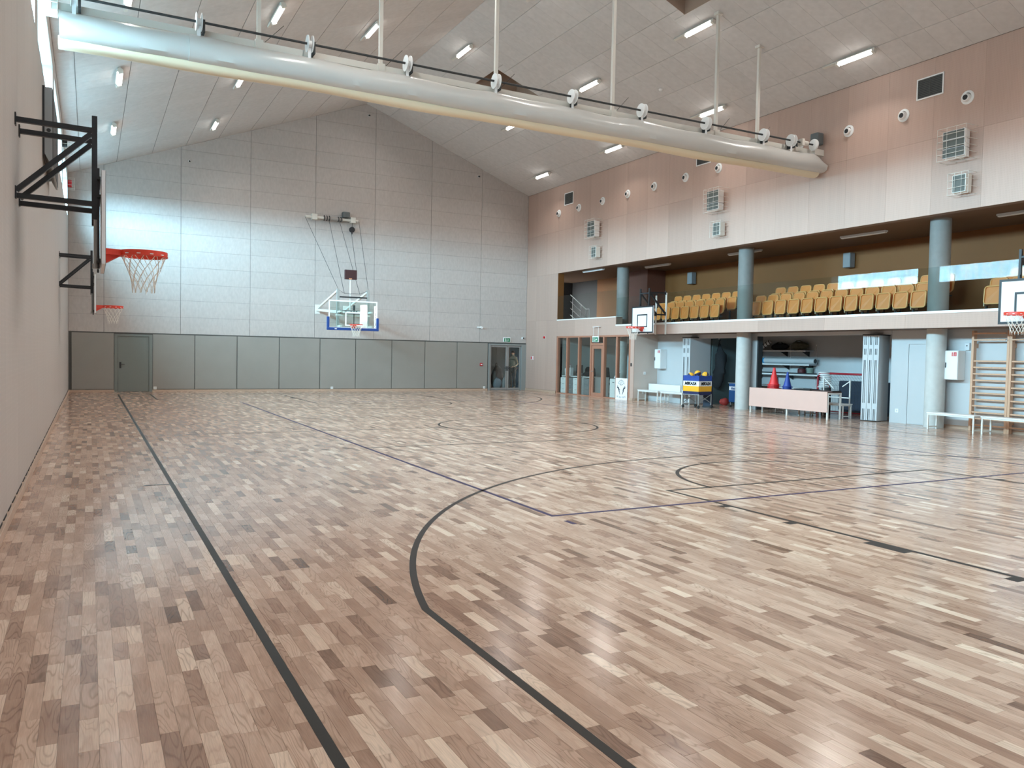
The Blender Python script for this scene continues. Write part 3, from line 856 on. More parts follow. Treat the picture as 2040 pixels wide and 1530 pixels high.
for x in (-8.72, -6.81, -4.88, -2.95, -.99, .90, 2.80, 4.73, 6.64, 7.62):
    mb = MB(); s = .155
    mb.cyl((x - .05, CY - .12, 7.285), (x - .038, CY - .12, 7.285), s, n=24).cyl((x + .038, CY - .12, 7.285), (x + .05, CY - .12, 7.285), s, n=24).cyl((x - .04, CY - .12, 7.285), (x + .04, CY - .12, 7.285), .06, n=14)
    d = mb.build('belt_drum', WPLAS, cur, smooth=True)
    MB().box(x - .03, x + .03, CY - .125, CY - .12, 7.0, 7.25).build('belt', WHITEF, d)
    MB().box(x + .06, x + .10, CY - .16, CY + .15, 7.11, 7.33).build('bearing', DARK, d)
for x in (-5.75, -3.42, -.87, 2.14, 5.26, 6.66):
    mb = MB().bar((x, CY + .14, 7.2), (x, CY + .14, zroof(x) + .02), .07, .07, (0, 1, 0)).box(x - .07, x + .07, CY + .06, CY + .22, 7.08, 7.26).box(x - .08, x + .08, CY + .06, CY + .22, zroof(x) - .05, zroof(x) + .02)
    mb.build('hanger_rod', OFFW, cur)
    MB().tube([(x + .1, CY + .14, 7.24), (x + .45, CY + .14, 7.62)], .005, 5).build('stay_wire', DARK, cur)
MB().lathe([(.10, 0), (.15, .02), (.15, .06), (.10, .08)], (8.40, CY - .12, 7.285), 22, 'x').build('end_drum', WPLAS, cur, smooth=True)
MB().cyl((8.05, CY - .12, 7.285), (8.2, CY - .12, 7.285), .06).box(7.93, 8.02, CY - .2, CY - .04, 7.2, 7.37).build('coupling', OFFW, cur)
MB().box(8.60, 8.84, CY - .1, CY + .16, 7.34, 7.66).build('motor', mat('motor_grey', (92, 98, 100), .5), cur, bevel=.03)
MB().box(8.60, 8.946, CY - .02, CY + .26, 7.08, 7.24).build('wall_bracket', OFFW, cur)
MB().box(-9.14, -8.95, CY, CY + .28, 7.05, 7.32).build('wall_bracket', OFFW, cur)

# ================================================================== WALL HOOPS
def rim_parts(t, cx, cz, r=.225, far=False, lowband=True):
    """rim ring centred at local (cx,0,cz), bracket towards -x"""
    mb = MB(); n = 32; vs = []; fs = []
    ring = [(r + .012, .012), (r + .016, -.045), (r - .004, -.048), (r - .012, .010)] if lowband else [(r + .012, .010), (r + .012, -.014), (r - .008, -.014), (r - .008, .010)]
    K = len(ring)
    for i in range(n):
        t_ = 2 * PI * i / n
        for rr, h in ring: vs.append((cx + rr * math.cos(t_), rr * math.sin(t_), cz + h))
    for i in range(n):
        for k in range(K): fs.append((i * K + k, i * K + (k + 1) % K, ((i + 1) % n) * K + (k + 1) % K, ((i + 1) % n) * K + k))
    mb.add(vs, fs)
    rim = mb.build('rim', ORANGE, t, smooth=True)
    x0 = cx - r
    mb = MB().prism([(x0 - .15, -.115), (x0 - .15, .115), (x0 + .03, .075), (x0 + .03, -.075)], 'z', cz - .05, cz + .012)
    mb.add([(x0 - .15, -.06, cz - .05), (x0 - .15, .06, cz - .05), (x0 - .15, .06, cz - .14), (x0 - .15, -.06, cz - .14), (x0 + .0, -.03, cz - .05), (x0 + .0, .03, cz - .05)], [(0, 1, 2, 3), (0, 4, 5, 1), (0, 3, 4), (1, 5, 2), (3, 2, 5, 4)])
    mb.build('rim_bracket', ORANGE, t)
    mb = MB()
    for i in range(12):
        t_ = 2 * PI * (i + .5) / 12; c, s_ = math.cos(t_), math.sin(t_)
        p = Vector((cx + (r + .016) * c, (r + .016) * s_, cz - .028))
        mb.bar(p + Vector((-s_, c, 0)) * .018, p - Vector((-s_, c, 0)) * .018, .008, .010)
    mb.build('net_hooks', WPLAS, t, kind='stuff')
    net = MB(); n = 12
    prof = [(r - .002, -.03), (r * .86, -.11), (r * .72, -.19), (r * .60, -.26), (r * .52, -.33), (r * .50, -.40)]
    rr = random.Random(5)
    P = [[Vector((cx + R * math.cos(2 * PI * (i + .5 * (j % 2)) / n), R * math.sin(2 * PI * (i + .5 * (j % 2)) / n), cz + h + rr.uniform(-.006, .006))) for i in range(n)] for j, (R, h) in enumerate(prof)]
    for j in range(len(prof) - 1):
        for i in range(n):
            a_ = P[j][i]
            b1 = P[j + 1][i]; b2 = P[j + 1][(i - 1) % n] if j % 2 == 0 else P[j + 1][(i + 1) % n]
            for b_ in (b1, b2): net.tube([a_, b_], .0036, 4)
    for i in range(n): net.tube([P[-1][i], P[-1][i] + Vector((0, 0, -.03))], .004, 4)
    o = net.build('net', NETM, t)
    return rim
def wall_hoop(label, loc, rotz, rails):
    t = thing('wall_hoop', label, 'basketball hoop', loc, rotz, 'wall mounted basketball hoops')
    s = .048
    for sy in (-.245, .245):
        for z in (.79, .05): MB().bar((0, sy, z), (.69, sy, z - .015), s).build('arm', BLACK, t)
        MB().bar((.01, sy, .10), (.66, sy, .74), s).build('brace', BLACK, t)
        MB().box(.665, .715, sy - .025, sy + .025, -.12, .92).build('mast', BLACK, t)
        for z in (.79, .08): MB().box(0, .012, sy - .04, sy + .04, z - .06, z + .06).build('wall_plate', BLACK, t)
        MB().box(.715, .735, sy - .02, sy + .02, -.62, .40).build('slide_rail', BLACK, t)
    MB().box(.67, .71, -.245, .245, .74, .78).box(.67, .71, -.245, .245, .0, .04).box(.715, .745, -.3, .3, .28, .31).box(.715, .745, -.3, .3, .10, .13).box(.715, .745, -.3, .3, -.56, -.52).build('cross_bar', BLACK, t)
    MB().cyl((.70, 0, .0), (.70, 0, -.55), .018, n=8).cyl((.70, 0, -.55), (.70, 0, -.60), .035, n=10).build('height_screw', ALU, t)
    b = MB().box(.75, .785, -.6, .6, -.60, .32).build('backboard', mat('backboard_white', (232, 236, 240), .35), t, bevel=.004)
    x = .786; mb = MB(); w = .05
    mb.box(x, x + .002, -.6, .6, .27, .32).box(x, x + .002, -.6, .6, -.60, -.55).box(x, x + .002, -.6, -.55, -.55, .27).box(x, x + .002, .55, .6, -.55, .27)
    mb.build('border_line', BLACK, b)
    mb = MB(); mb.box(x, x + .002, -.28, .28, .0, .045).box(x, x + .002, -.28, .28, -.40, -.36).box(x, x + .002, -.28, -.235, -.36, .0).box(x, x + .002, .235, .28, -.36, .0)
    mb.build('target_line', BLACK, b)
    rim_parts(t, .786 + .15 + .225, -.40)
    if rails:
        for sy in (-.27, .27): MB().box(-.028, -.001, sy - .03, sy + .03, -.62, .80).build('wall_rail', OFFW, t)
        MB().box(-.025, -.003, -.27, .27, -.28, -.24).build('wall_rail', OFFW, t)
    return t
wall_hoop('large black framed hoop with net on the plain wall, under the scoreboard', (XL, -6.15, 3.0), 0, False)
wall_hoop('second black framed hoop on the window side wall, towards the grey door', (XL, 6.6, 3.0), 0, False)
wall_hoop('white backboard hoop mounted in front of the gallery, above the ball cart', (XR - .03, 6.25, 3.0), PI, True)
wall_hoop('white backboard hoop in front of the gallery, above the wooden wall bars', (XR - .03, -6.38, 3.0), PI, True)

# ================================================================== MAIN HOOP AT THE FAR WALL
mh = thing('main_hoop', 'glass backboard hoop with blue padding hoisted on the far wall', 'basketball hoop', (0, YF, 0))
def F(y): return y - YF
XM = (-.53, .60)
for x in XM:
    MB().bar((x, 0, 3.22), (x, F(12.9), 3.02), .09, .09).build('lower_arm', WHITE, mh)
    MB().bar((x, 0, 3.25), (x, F(12.9), 3.80), .07, .07).build('brace', WHITE, mh)
    MB().box(x - .045, x + .045, F(12.9) - .045, F(12.9) + .045, 2.42, 3.86).build('mast', mat('mast_grey', (168, 172, 170), .4, .3), mh)
    MB().box(x - .10, x + .10, -.02, 0, 3.05, 3.42).build('wall_plate', WHITE, mh)
MB().bar((-.53, F(12.9), 3.57), (.60, F(12.9), 3.57), .05, .05).build('cross_bar', DARK, mh)
mb = MB(); y0 = F(12.83)
mb.box(-.48, .55, y0 - .02, y0 + .02, 3.06, 3.09).box(-.48, .55, y0 - .02, y0 + .02, 2.95, 2.98)
for k in range(6): xx = -.48 + k * 1.0 / 5; mb.box(xx, xx + .05, y0 - .02, y0 + .02, 2.98, 3.06)
mb.build('height_adjuster', MIDGREY, mh)
MB().cyl((.04, y0 - .03, 3.28), (.04, y0 - .03, 3.10), .04, n=12).cyl((.04, y0 - .03, 3.10), (.04, y0 - .03, 2.46), .016, n=8).build('spindle', DARK, mh)
MB().box(-.60, .67, F(12.9) - .05, F(12.9) + .05, 2.88, 2.94).build('cross_bar', WHITE, mh)
yb_ = F(12.42)
for x in XM: MB().bar((x, F(12.87), 3.02), (x, yb_ + .02, 3.02), .06).bar((x, F(12.87), 2.5), (x, yb_ + .02, 2.5), .06).build('board_arm', WHITE, mh)
bb_ = MB().box(-1.0, .80, yb_, yb_ + .012, 2.40, 3.42).build('backboard', glassmat('backboard_glass', (.88, .94, .92), ior=1.2), mh)
mb = MB(); y1 = yb_ - .003
mb.box(-1.0, .80, y1, yb_, 3.37, 3.42).box(-1.0, -.95, y1, yb_, 2.40, 3.37).box(.75, .80, y1, yb_, 2.40, 3.37).box(-.95, .75, y1, yb_, 2.40, 2.45)
mb.build('border_line', PAPER, bb_)
mb = MB(); mb.box(-.395, .195, y1, yb_, 2.96, 3.01).box(-.395, -.345, y1, yb_, 2.55, 2.96).box(.145, .195, y1, yb_, 2.55, 2.96).box(-.395, .195, y1, yb_, 2.51, 2.55)
mb.build('target_line', PAPER, bb_)
mb = MB(); mb.box(-1.06, .86, yb_ - .03, yb_ + .03, 2.345, 2.44).box(-1.06, -.965, yb_ - .03, yb_ + .03, 2.44, 2.82).box(.765, .86, yb_ - .03, yb_ + .03, 2.44, 2.82)
mb.build('edge_padding', BLUEPAD, mh, bevel=.015)
MB().box(-.78, -.70, yb_ - .033, yb_ - .03, 2.375, 2.405).build('maker_mark', PAPER, mh)
MB().cyl((-.06, F(12.95), 3.0), (-.06, F(12.95), 4.24), .026, n=10).build('clock_post', WHITE, mh)
sc_ = MB().box(-.28, .17, F(12.95) - .05, F(12.95) + .05, 4.22, 4.57).build('shot_clock', mat('shot_clock_black', (62, 34, 38), .4), mh, bevel=.008)
MB().box(-.13, -.02, F(12.95) - .056, F(12.95) - .05, 4.225, 4.26).build('clock_label', mat('amber_label', (214, 150, 110), .5), sc_)
# rim built in a frame that looks down -y
rimroot = bpy.data.objects.new('rim_assembly', None); COL.objects.link(rimroot); rimroot.parent = mh
rimroot.location = (-.1, yb_, 2.52); rimroot.rotation_euler = (0, 0, -PI / 2)
rim_parts(rimroot, .375, .03, lowband=False)
# hoisting axle and cables
ax = YF - .14; ya = F(ax)
MB().cyl((-1.07, ya, 6.83), (-.36, ya, 6.83), .055, n=12).cyl((.40, ya, 6.83), (1.04, ya, 6.83), .055, n=12).build('hoist_axle', OFFW, mh, smooth=True)
MB().cyl((-.36, ya, 6.83), (.40, ya, 6.83), .075, n=14).build('hoist_drum', mat('drum_grey', (158, 152, 148), .5), mh, smooth=True)
mb = MB()
for x in (-.34, -.24, -.14, .22, .32): mb.cyl((x, ya, 6.83), (x + .025, ya, 6.83), .105, n=16)
mb.build('drum_flange', DARK, mh)
for x in (-.72, .82): MB().box(x - .10, x + .10, ya - .09, 0, 6.73, 6.95).build('axle_bracket', OFFW, mh)
MB().box(.40, .68, ya - .12, ya + .12, 6.92, 7.14).build('hoist_motor', mat('motor_grey', (92, 98, 100), .5), mh, bevel=.03)
for (x0, x1, zt) in ((-1.09, -.53, 3.86), (-.16, -.30, 3.70), (.25, .28, 3.70), (1.06, .60, 3.86)):
    MB().tube([(x0, ya - .06, 6.80), (x1, F(12.9), zt)], .008, 5).build('cable', DARK, mh)
MB().tube([(.76, ya, 6.42), (.17, F(12.95), 4.5)], .008, 5).build('cable', DARK, mh)
MB().tube([(-.53, F(12.9), 3.84), (-.3, F(12.9), 3.70), (.28, F(12.9), 3.70), (.60, F(12.9), 3.84)], .006, 5).build('cable', DARK, mh)
MB().lathe([(.05, -.06), (.11, -.045), (.115, 0), (.11, .045), (.05, .06)], (.78, ya - .05, 6.46), 20, 'y').box(.76, .80, ya - .07, ya - .03, 6.28, 6.36).build('fall_arrester', BLACK, mh, smooth=True)
MB().tube([(.78, ya - .05, 6.56), (.82, ya, 6.75)], .01, 6).build('arrester_strap', BLACK, mh)

# ================================================================== SCOREBOARD ON THE LEFT WALL
sb = thing('scoreboard', 'dark scoreboard seen edge on, high on the wall under the strip windows', 'scoreboard', (XL, -1.2, 4.55))
MB().box(0.0, .03, 0, 2.3, 0, 1.06).build('back_plate', BLACK, sb)
MB().prism([(.03, .02), (.11, -.14), (.135, -.14), (.135, 1.04), (.03, 1.04)], 'y', .0, 2.3).build('case', mat('case_grey', (150, 154, 156), .5), sb)
fpn = MB().box(.135, .142, .02, 2.28, -.10, 1.02).build('front_panel', mat('board_front', (56, 48, 46), .5), sb)
for k in range(3): MB().box(.142, .145, .18 + k * .72, .68 + k * .72, .45, .85).build('digit_window', BLACK, fpn)
MB().cyl((.085, -.004, .38), (.085, .0, .38), .03, n=14).build('cable_gland', BLACK, sb)

# ================================================================== LOUDSPEAKERS, NOZZLES, VENTS ON THE RIGHT WALL
def cage(t, hw, hh, d0, d1, nx, nz, r=.006):
    mb = MB()
    for i in range(nx + 1):
        y = -hw + 2 * hw * i / nx; mb.tube([(-.008, y, -hh), (-d1, y, -hh), (-d1, y, hh), (-.008, y, hh)], r, 4)
    for j in range(nz + 1):
        z = -hh + 2 * hh * j / nz; mb.tube([(-.008, -hw, z), (-d1, -hw, z), (-d1, hw, z), (-.008, hw, z)], r, 4)
    return mb.build('guard_cage', OFFW, t)
def big_speaker(label, y, z):
    t = thing('loudspeaker', label, 'loudspeaker', (XR, y, z), 0, 'large caged loudspeakers')
    for k, zz in enumerate((.20, 0.0, -.20)):
        tl = (.04, 0, -.04)[k]
        b = MB().prism([(-.07, -.20), (-.07, .20), (-.34 - tl * .2, .26), (-.34 - tl * .2, -.26)], 'z', zz - .095, zz + .095).build('cabinet', WPLAS, t, bevel=.008)
        MB().prism([(-.342, -.245), (-.342, .245), (-.352, .245), (-.352, -.245)], 'z', zz - .085, zz + .085).build('grille', mat('speaker_grille', (96, 100, 96), .7), b)
    MB().box(-.07, -.002, -.04, .04, -.3, .3).build('wall_bracket', OFFW, t)
    cage(t, .34, .36, 0, .42, 3, 5)
    return t
def small_speaker(label, y, z):
    t = thing('small_loudspeaker', label, 'loudspeaker', (XR, y, z), 0, 'small caged loudspeakers')
    b = MB().box(-.28, -.06, -.16, .16, -.20, .20).build('cabinet', OFFW, t, bevel=.01)
    MB().box(-.286, -.28, -.14, .14, -.18, .18).build('grille', mat('speaker_grille', (96, 100, 96), .7), b)
    MB().box(-.06, 0, -.04, .04, -.1, .1).build('wall_bracket', OFFW, t)
    cage(t, .24, .24, 0, .32, 3, 3, .005)
WH = ['first from the far wall', 'second from the far wall', 'third from the far wall']
for k, y in enumerate((10.25, 3.45, -4.35)):
    big_speaker('white three-part loudspeaker in a wire cage, %s' % WH[k], y, 6.5)
    small_speaker('small dark-fronted speaker in a wire cage, %s' % WH[k], y - .12, 5.6)
noz = [13.2, 11.65, 9.98, 8.36, 6.81, 5.16, 3.59, 1.98, .37, -1.25, -2.83, -4.42]
for k, y in enumerate(noz):
    t = thing('air_nozzle', 'round white air nozzle above the gallery, %s from the far wall' % ORD[k], 'air vent', (XR, y, 7.56), 0, 'row of round air nozzles')
    MB().lathe([(.155, 0), (.155, -.012), (.145, -.022), (.10, -.03), (.10, 0)], (0, 0, 0), 24, 'x').build('flange', WPLAS, t, smooth=True)
    MB().lathe([(.095, -.02), (.095, -.06), (.075, -.10), (.06, -.10), (.05, -.03)], (0, 0, -.012), 20, 'x').build('nozzle', WPLAS, t, smooth=True)
    MB().cyl((-.095, 0, -.012), (-.102, 0, -.012), .058, n=18).build('throat', BLACK, t)
for k, (y, z) in enumerate(((12.43, 8.06), (4.3, 8.06), (-3.5, 8.06))):
    t = thing('vent_grille', 'dark rectangular vent grille with white frame, %s' % WH[k], 'vent', (XR, y, z), 0, 'rectangular vent grilles')
    MB().box(-.02, 0, -.34, .34, -.25, -.22).box(-.02, 0, -.34, .34, .22, .25).box(-.02, 0, -.34, -.31, -.22, .22).box(-.02, 0, .31, .34, -.22, .22).build('frame', WPLAS, t)
    MB().box(-.006, 0, -.31, .31, -.22, .22).build('backing', DARK, t)
    for j in range(11): MB().box(-.014, -.006, -.31, .31, -.21 + j * .04, -.19 + j * .04).build('louvre', mat('vent_dark', (76, 78, 76), .6), t)
    MB().box(-.017, -.005, -.008, .008, -.22, .22).build('mullion', mat('vent_dark', (76, 78, 76), .6), t)
for k, (y, z) in enumerate(((-.95, 7.0), (9.08, 7.05), (15.2, 7.05))):
    t = thing('caged_sensor', 'small device in a wire cage beside the strip windows, %s' % ('by the curtain end', 'on the pier between windows', 'in the far corner')[k], 'sensor', (XL, y, z), PI, 'caged devices beside the windows')
    MB().box(-.12, 0, -.09, .09, -.11, .11).build('case', (OFFW, DARK, REDS)[k], t, bevel=.01)
    cage(t, .16, .18, 0, .2, 3, 3, .005)

# ================================================================== SIGNS AND SMALL DEVICES
def exit_sign(name, label, loc, rotz, w, h, wires):
    t = thing(name, label, 'exit sign', loc, rotz)      # faces local -y
    b = MB().box(-w / 2, w / 2, -.04, .0, -h / 2, h / 2).build('housing', WPLAS, t, bevel=.006)
    y = -.041; q = h * .72
    MB().box(-w * .42, w * .42, y - .002, y, -q / 2 - h * .06, q / 2 - h * .06).build('sign_face', GREEN, b)
    mb = MB(); y2 = y - .003; k = q
    def pl(pts): mb.prism([(px * k, (pz - .06 / .72) * k) for px, pz in pts], 'y', y2 - .001, y2 + .001)
    # doorway and running figure on the left, arrow on the right
    pl([(-.62, -.42), (-.40, -.42), (-.40, .42), (-.62, .42)])
    pl([(-.20, .16), (-.06, .22), (.06, -.02), (-.06, -.10)]); pl([(-.06, -.06), (.05, -.02), (.12, -.2), (.0, -.42), (-.08, -.40), (.03, -.2)])
    pl([(-.06, -.02), (.02, -.08), (-.14, -.32), (-.30, -.34), (-.30, -.26), (-.18, -.24)]); pl([(-.02, .24), (.07, .24), (.09, .36), (.0, .38)])
    pl([(.25, -.07), (.55, -.07), (.55, .07), (.25, .07)]); pl([(.42, .28), (.72, 0), (.42, -.28), (.52, -.0)])
    mb.build('pictogram', PAPER, b)
    if wires:
        MB().cyl((-w * .4, -.02, h / 2), (-w * .4, -.02, h / 2 + .34), .006, n=6).cyl((w * .4, -.02, h / 2), (w * .4, -.02, h / 2 + .34), .006, n=6).build('hanger', WPLAS, t)
        MB().box(-w * .5, w * .5, -.04, .06, h / 2 + .34, h / 2 + .36).build('hanger', WPLAS, t)
    return t
exit_sign('exit_sign', 'green and white exit sign above the glazed double door', (7.96, YF, 2.25), 0, .36, .21, False)
exit_sign('exit_sign', 'green and white exit sign hanging above the office door', (XR - .08, 10.1, 2.25), -PI / 2, .42, .24, True)
t = thing('fire_alarm_button', 'red fire alarm call point on the grey far wall panel', 'alarm', (6.7, YF - .012, 1.13))
MB().box(-.06, .06, -.045, 0, -.06, .06).build('housing', REDS, t, bevel=.006); MB().box(-.04, .04, -.048, -.045, -.022, .022).build('press_plate', PAPER, t)
t = thing('alarm_sounder', 'small round red alarm sounder high on the beige wall pier', 'alarm', (XR, 14.18, 2.36))
MB().lathe([(.055, 0), (.055, -.03), (.045, -.06), (.02, -.065)], (0, 0, 0), 16, 'x').build('dome', REDS, t, smooth=True); MB().lathe([(.065, 0), (.065, -.012)], (0, 0, 0), 16, 'x').build('base', WPLAS, t)
t = thing('fire_sign', 'small square red fire sign on the beige wall pier', 'sign', (XR, 15.25, 1.46))
MB().box(-.004, 0, -.13, .13, -.075, .075).build('plate', PAPER, t); MB().box(-.006, -.004, .02, .12, -.065, .065).box(-.006, -.004, -.12, -.10, -.06, .06).box(-.006, -.004, -.08, -.06, -.06, .06).build('symbol', REDS, t)
def camera_dev(label, x, z):
    t = thing('security_camera', label, 'camera', (x, YF, z), 0, 'small cameras on the far wall')
    MB().cyl((0, 0, 0), (0, -.03, 0), .045, n=14).build('base', WPLAS, t); MB().cyl((0, -.03, 0), (0, -.12, -.03), .03, n=12).build('housing', DARK, t); 
    MB().cyl((0, -.12, -.03), (0, -.125, -.032), .022, n=12).build('lens', BLACK, t)
camera_dev('small dark camera on the far gable, towards the window side', -5.27, 8.43)
camera_dev('small dark camera near the peak of the far gable', 1.48, 11.14)
camera_dev('small dark camera on the far gable, towards the gallery side', 6.42, 9.3)
t = thing('dome_camera', 'small white camera in the wall corner beside the exit sign', 'camera', (8.78, YF, 2.34))
MB().box(-.07, .05, -.06, 0, -.05, .05).build('housing', WPLAS, t, bevel=.01); MB().cyl((.0, -.06, 0), (.0, -.075, 0), .035, n=14).build('lens', BLACK, t)
t = thing('emergency_light', 'small white emergency spotlight on the far wall above the grey panels', 'light', (6.58, YF, 2.76))
MB().box(-.10, .06, -.06, 0, -.03, .03).build('base', WPLAS, t, bevel=.006); MB().cyl((.09, -.02, 0), (.09, -.12, -.02), .045, .05, 14).build('spot_head', WPLAS, t, smooth=True)
def socket(label, loc, rotz):
    t = thing('wall_socket', label, 'socket', loc, rotz)
    MB().box(-.05, .05, -.012, 0, -.05, .05).build('plate', WPLAS, t, bevel=.003); MB().cyl((0, -.0125, 0), (0, -.0135, 0), .024, n=14).build('insert', PLGREY, t)
socket('white wall socket low on the grey panel beside the flush door', (-6.40, YF - .012, .135), 0)
socket('white wall socket low on the grey panel under the glass backboard', (.08, YF - .012, .12), 0)
socket('white wall socket low on the grey panel beside the glazed double door', (6.87, YF - .012, .12), 0)
socket('white switch plate on the beige side wall of the alcove', (9.45, 7.76, 1.0), 0)
socket('white socket low on the beige side wall of the alcove', (9.40, 7.76, .30), 0)
socket('white socket low on the pale blue wall beside the closed alcove door', (XB, -2.15, .32), -PI / 2)
t = thing('door_reader', 'small black card reader on the jamb beside the office glazing', 'reader', (XR, 7.9, 1.30))
MB().box(-.02, 0, -.035, .035, -.06, .06).build('housing', BLACK, t, bevel=.005); MB().box(-.022, -.02, -.02, .02, -.02, .03).build('sensor_pad', DARK, t)
t = thing('door_reader', 'small black push button plate behind the round pillar beside the hydrant cabinet', 'reader', (XB, -3.42, 1.27))
MB().box(-.02, 0, -.035, .035, -.06, .06).build('housing', BLACK, t, bevel=.005); MB().box(-.022, -.02, -.02, .02, -.02, .03).build('sensor_pad', DARK, t)
def smoke(label, x, y, z):
    t = thing('smoke_detector', label, 'detector', (x, y, z)); MB().lathe([(.06, 0), (.06, -.03), (.035, -.05)], (0, 0, 0), 16).build('cover', WPLAS, t, smooth=True); MB().lathe([(.07, .01), (.07, 0)], (0, 0, 0), 16).build('base', WPLAS, t)
smoke('round smoke detector on the gallery side roof slope, before the curtain', 6.6, 3.6, zroof(6.6) - .012)
smoke('round smoke detector on the roof slope beyond the curtain', 5.4, 10.9, zroof(5.4) - .012)

# ================================================================== GALLERY: GLASS, SEATS, LAMPS
bal = thing('glass_balustrade', 'clear glass balustrade of frameless panes along the seated gallery front', 'balustrade', (XR + .03, 0, 2.79))
TLT = .013
jy = [6.466, 5.266, 4.108, 2.90, 1.70, .51, -.69, -1.89, -3.08, -4.25, -5.43, -6.62, -7.82, -9.0, -10.2, -11.4, -12.6, -13.8, -15.0, -16.2]
for a, b in zip(jy[:-1], jy[1:]): MB().prism([(-.007, 0), (.007, 0), (.007 + TLT * 1.03, 1.03), (-.007 + TLT * 1.03, 1.03)], 'y', b + .006, a - .006).build('glass_pane', BALG, bal)
bal2 = thing('glass_balustrade', 'lower run of frameless glass balustrade above the office glazing', 'balustrade', (XR + .03, 0, 2.79))
for a, b in ((13.17, 12.0), (12.0, 10.8), (10.8, 9.87), (9.87, 8.94)): MB().box(-.007, .007, b + .006, a - .006, .31, 1.30).build('glass_pane', BALG, bal2)
for a, b in ((8.92, 7.7), (7.7, 6.48)): MB().box(-.007, .007, b + .006, a - .006, 0, 1.0).build('glass_pane', BALG, bal2)
t = thing('stair_railing', 'thin grey steel stair railing in the dark end of the gallery', 'railing', (10.8, 13.5, 2.6))
MB().tube([(0, 1.6, 1.75), (0, .3, 1.05), (0, .05, 1.05), (0, .05, .6)], .022, 8).build('handrail', ALU, t)
for y, z in ((1.4, 1.63), (.7, 1.26), (.3, 1.05)): MB().cyl((0, y, 0), (0, y, z), .016, n=8).build('post', ALU, t)
for k in range(3): MB().tube([(0, 1.6, 1.45 - .3 * k), (0, .3, .75 - .3 * k if k < 2 else .2)], .008, 6).build('rail_bar', ALU, t)

def rrect(w, h, r, n=4):
    out = []
    for cx, cz, t0 in ((w / 2 - r, h / 2 - r, 0), (-w / 2 + r, h / 2 - r, PI / 2), (-w / 2 + r, -h / 2 + r, PI), (w / 2 - r, -h / 2 + r, 1.5 * PI)):
        for i in range(n + 1):
            t = t0 + PI / 2 * i / n; out.append((cx + r * math.cos(t), cz + r * math.sin(t)))
    return out
def shell(mb, w, h, r, x0, x1, z, tilt=0.0, belly=0.0, hole=0.0):
    """rounded plate in the y-z plane between x0 and x1, leaning by tilt (dx per dz)"""
    o = rrect(w, h, r); n = len(o)
    def P(y, zz, x): return (x + tilt * zz + belly * (1 - (2 * zz / h) ** 2), y, z + zz)
    if not hole:
        vs = [P(y, q, x0) for y, q in o] + [P(y, q, x1) for y, q in o]
        return mb.add(vs, [tuple(range(n)), tuple(range(2 * n - 1, n - 1, -1))] + [(i, n + i, n + (i + 1) % n, (i + 1) % n) for i in range(n)])
    inn = rrect(w - 2 * hole, h - 2 * hole, max(r - hole, .01))
    vs = [P(y, q, x0) for y, q in o] + [P(y, q, x0) for y, q in inn] + [P(y, q, x1) for y, q in o] + [P(y, q, x1) for y, q in inn]
    fs = []
    for i in range(n):
        j = (i + 1) % n
        fs += [(i, j, n + j, n + i), (2 * n + i, 3 * n + i, 3 * n + j, 2 * n + j), (i, 2 * n + i, 2 * n + j, j), (n + i, n + j, 3 * n + j, 3 * n + i)]
    return mb.add(vs, fs)
def seat_proto():
    t = thing('tip_up_seat', 'x', 'seat', (0, 0, 0), 0, 'ochre tip up seats in the gallery')
    pan = shell(MB(), .41, .42, .07, .0, .03, .60, .10, -.02).build('seat_pan', SEATC, t)
    shell(MB(), .43, .44, .08, -.028, .012, .60, .10, -.02, .026).build('pan_rim', SEATR, pan)
    bk = shell(MB(), .42, .50, .09, .17, .20, .76, .16, .03).build('backrest', SEATC, t)
    shell(MB(), .43, .51, .095, .155, .205, .76, .16, .03, .018).build('back_rim', SEATR, bk)
    MB().box(.02, .30, .225, .255, .34, .52).build('side_bracket', TAN, t, bevel=.006)
    MB().box(.10, .16, .22, .26, .0, .36).box(.03, .25, .20, .28, .0, .02).build('leg', DARK, t)
    MB().cyl((.10, -.23, .42), (.10, .25, .42), .016, n=8).build('pivot_bar', DARK, t)
    return t
sp_ = None
def put_seat(x, y, z, label):
    global sp_
    if sp_ is None: sp_ = seat_proto(); o = sp_; o['label'] = label
    else: o = dup(sp_, (0, 0, 0), 0, label)
    o.location = (x, y, z)
SR = [('front', 10.22, 2.60), ('back', 11.02, 2.90)]
for rn, x, z in SR:
    off = 0.0 if rn == 'front' else .05
    for i in range(7): put_seat(x, 4.97 + off + .515 * i, z, 'folded ochre seat, %s row, %s in the block beside the far hoop' % (rn, ORD[i]))
    for i in range(12): put_seat(x, 3.10 - off - .511 * i, z, 'folded ochre seat, %s row, %s in the block between two pillars' % (rn, ORD[i]))
    for i in range(7): put_seat(x, -4.42 - .515 * i, z, 'folded ochre seat, %s row, %s in the block behind the white backboard' % (rn, ORD[i]))

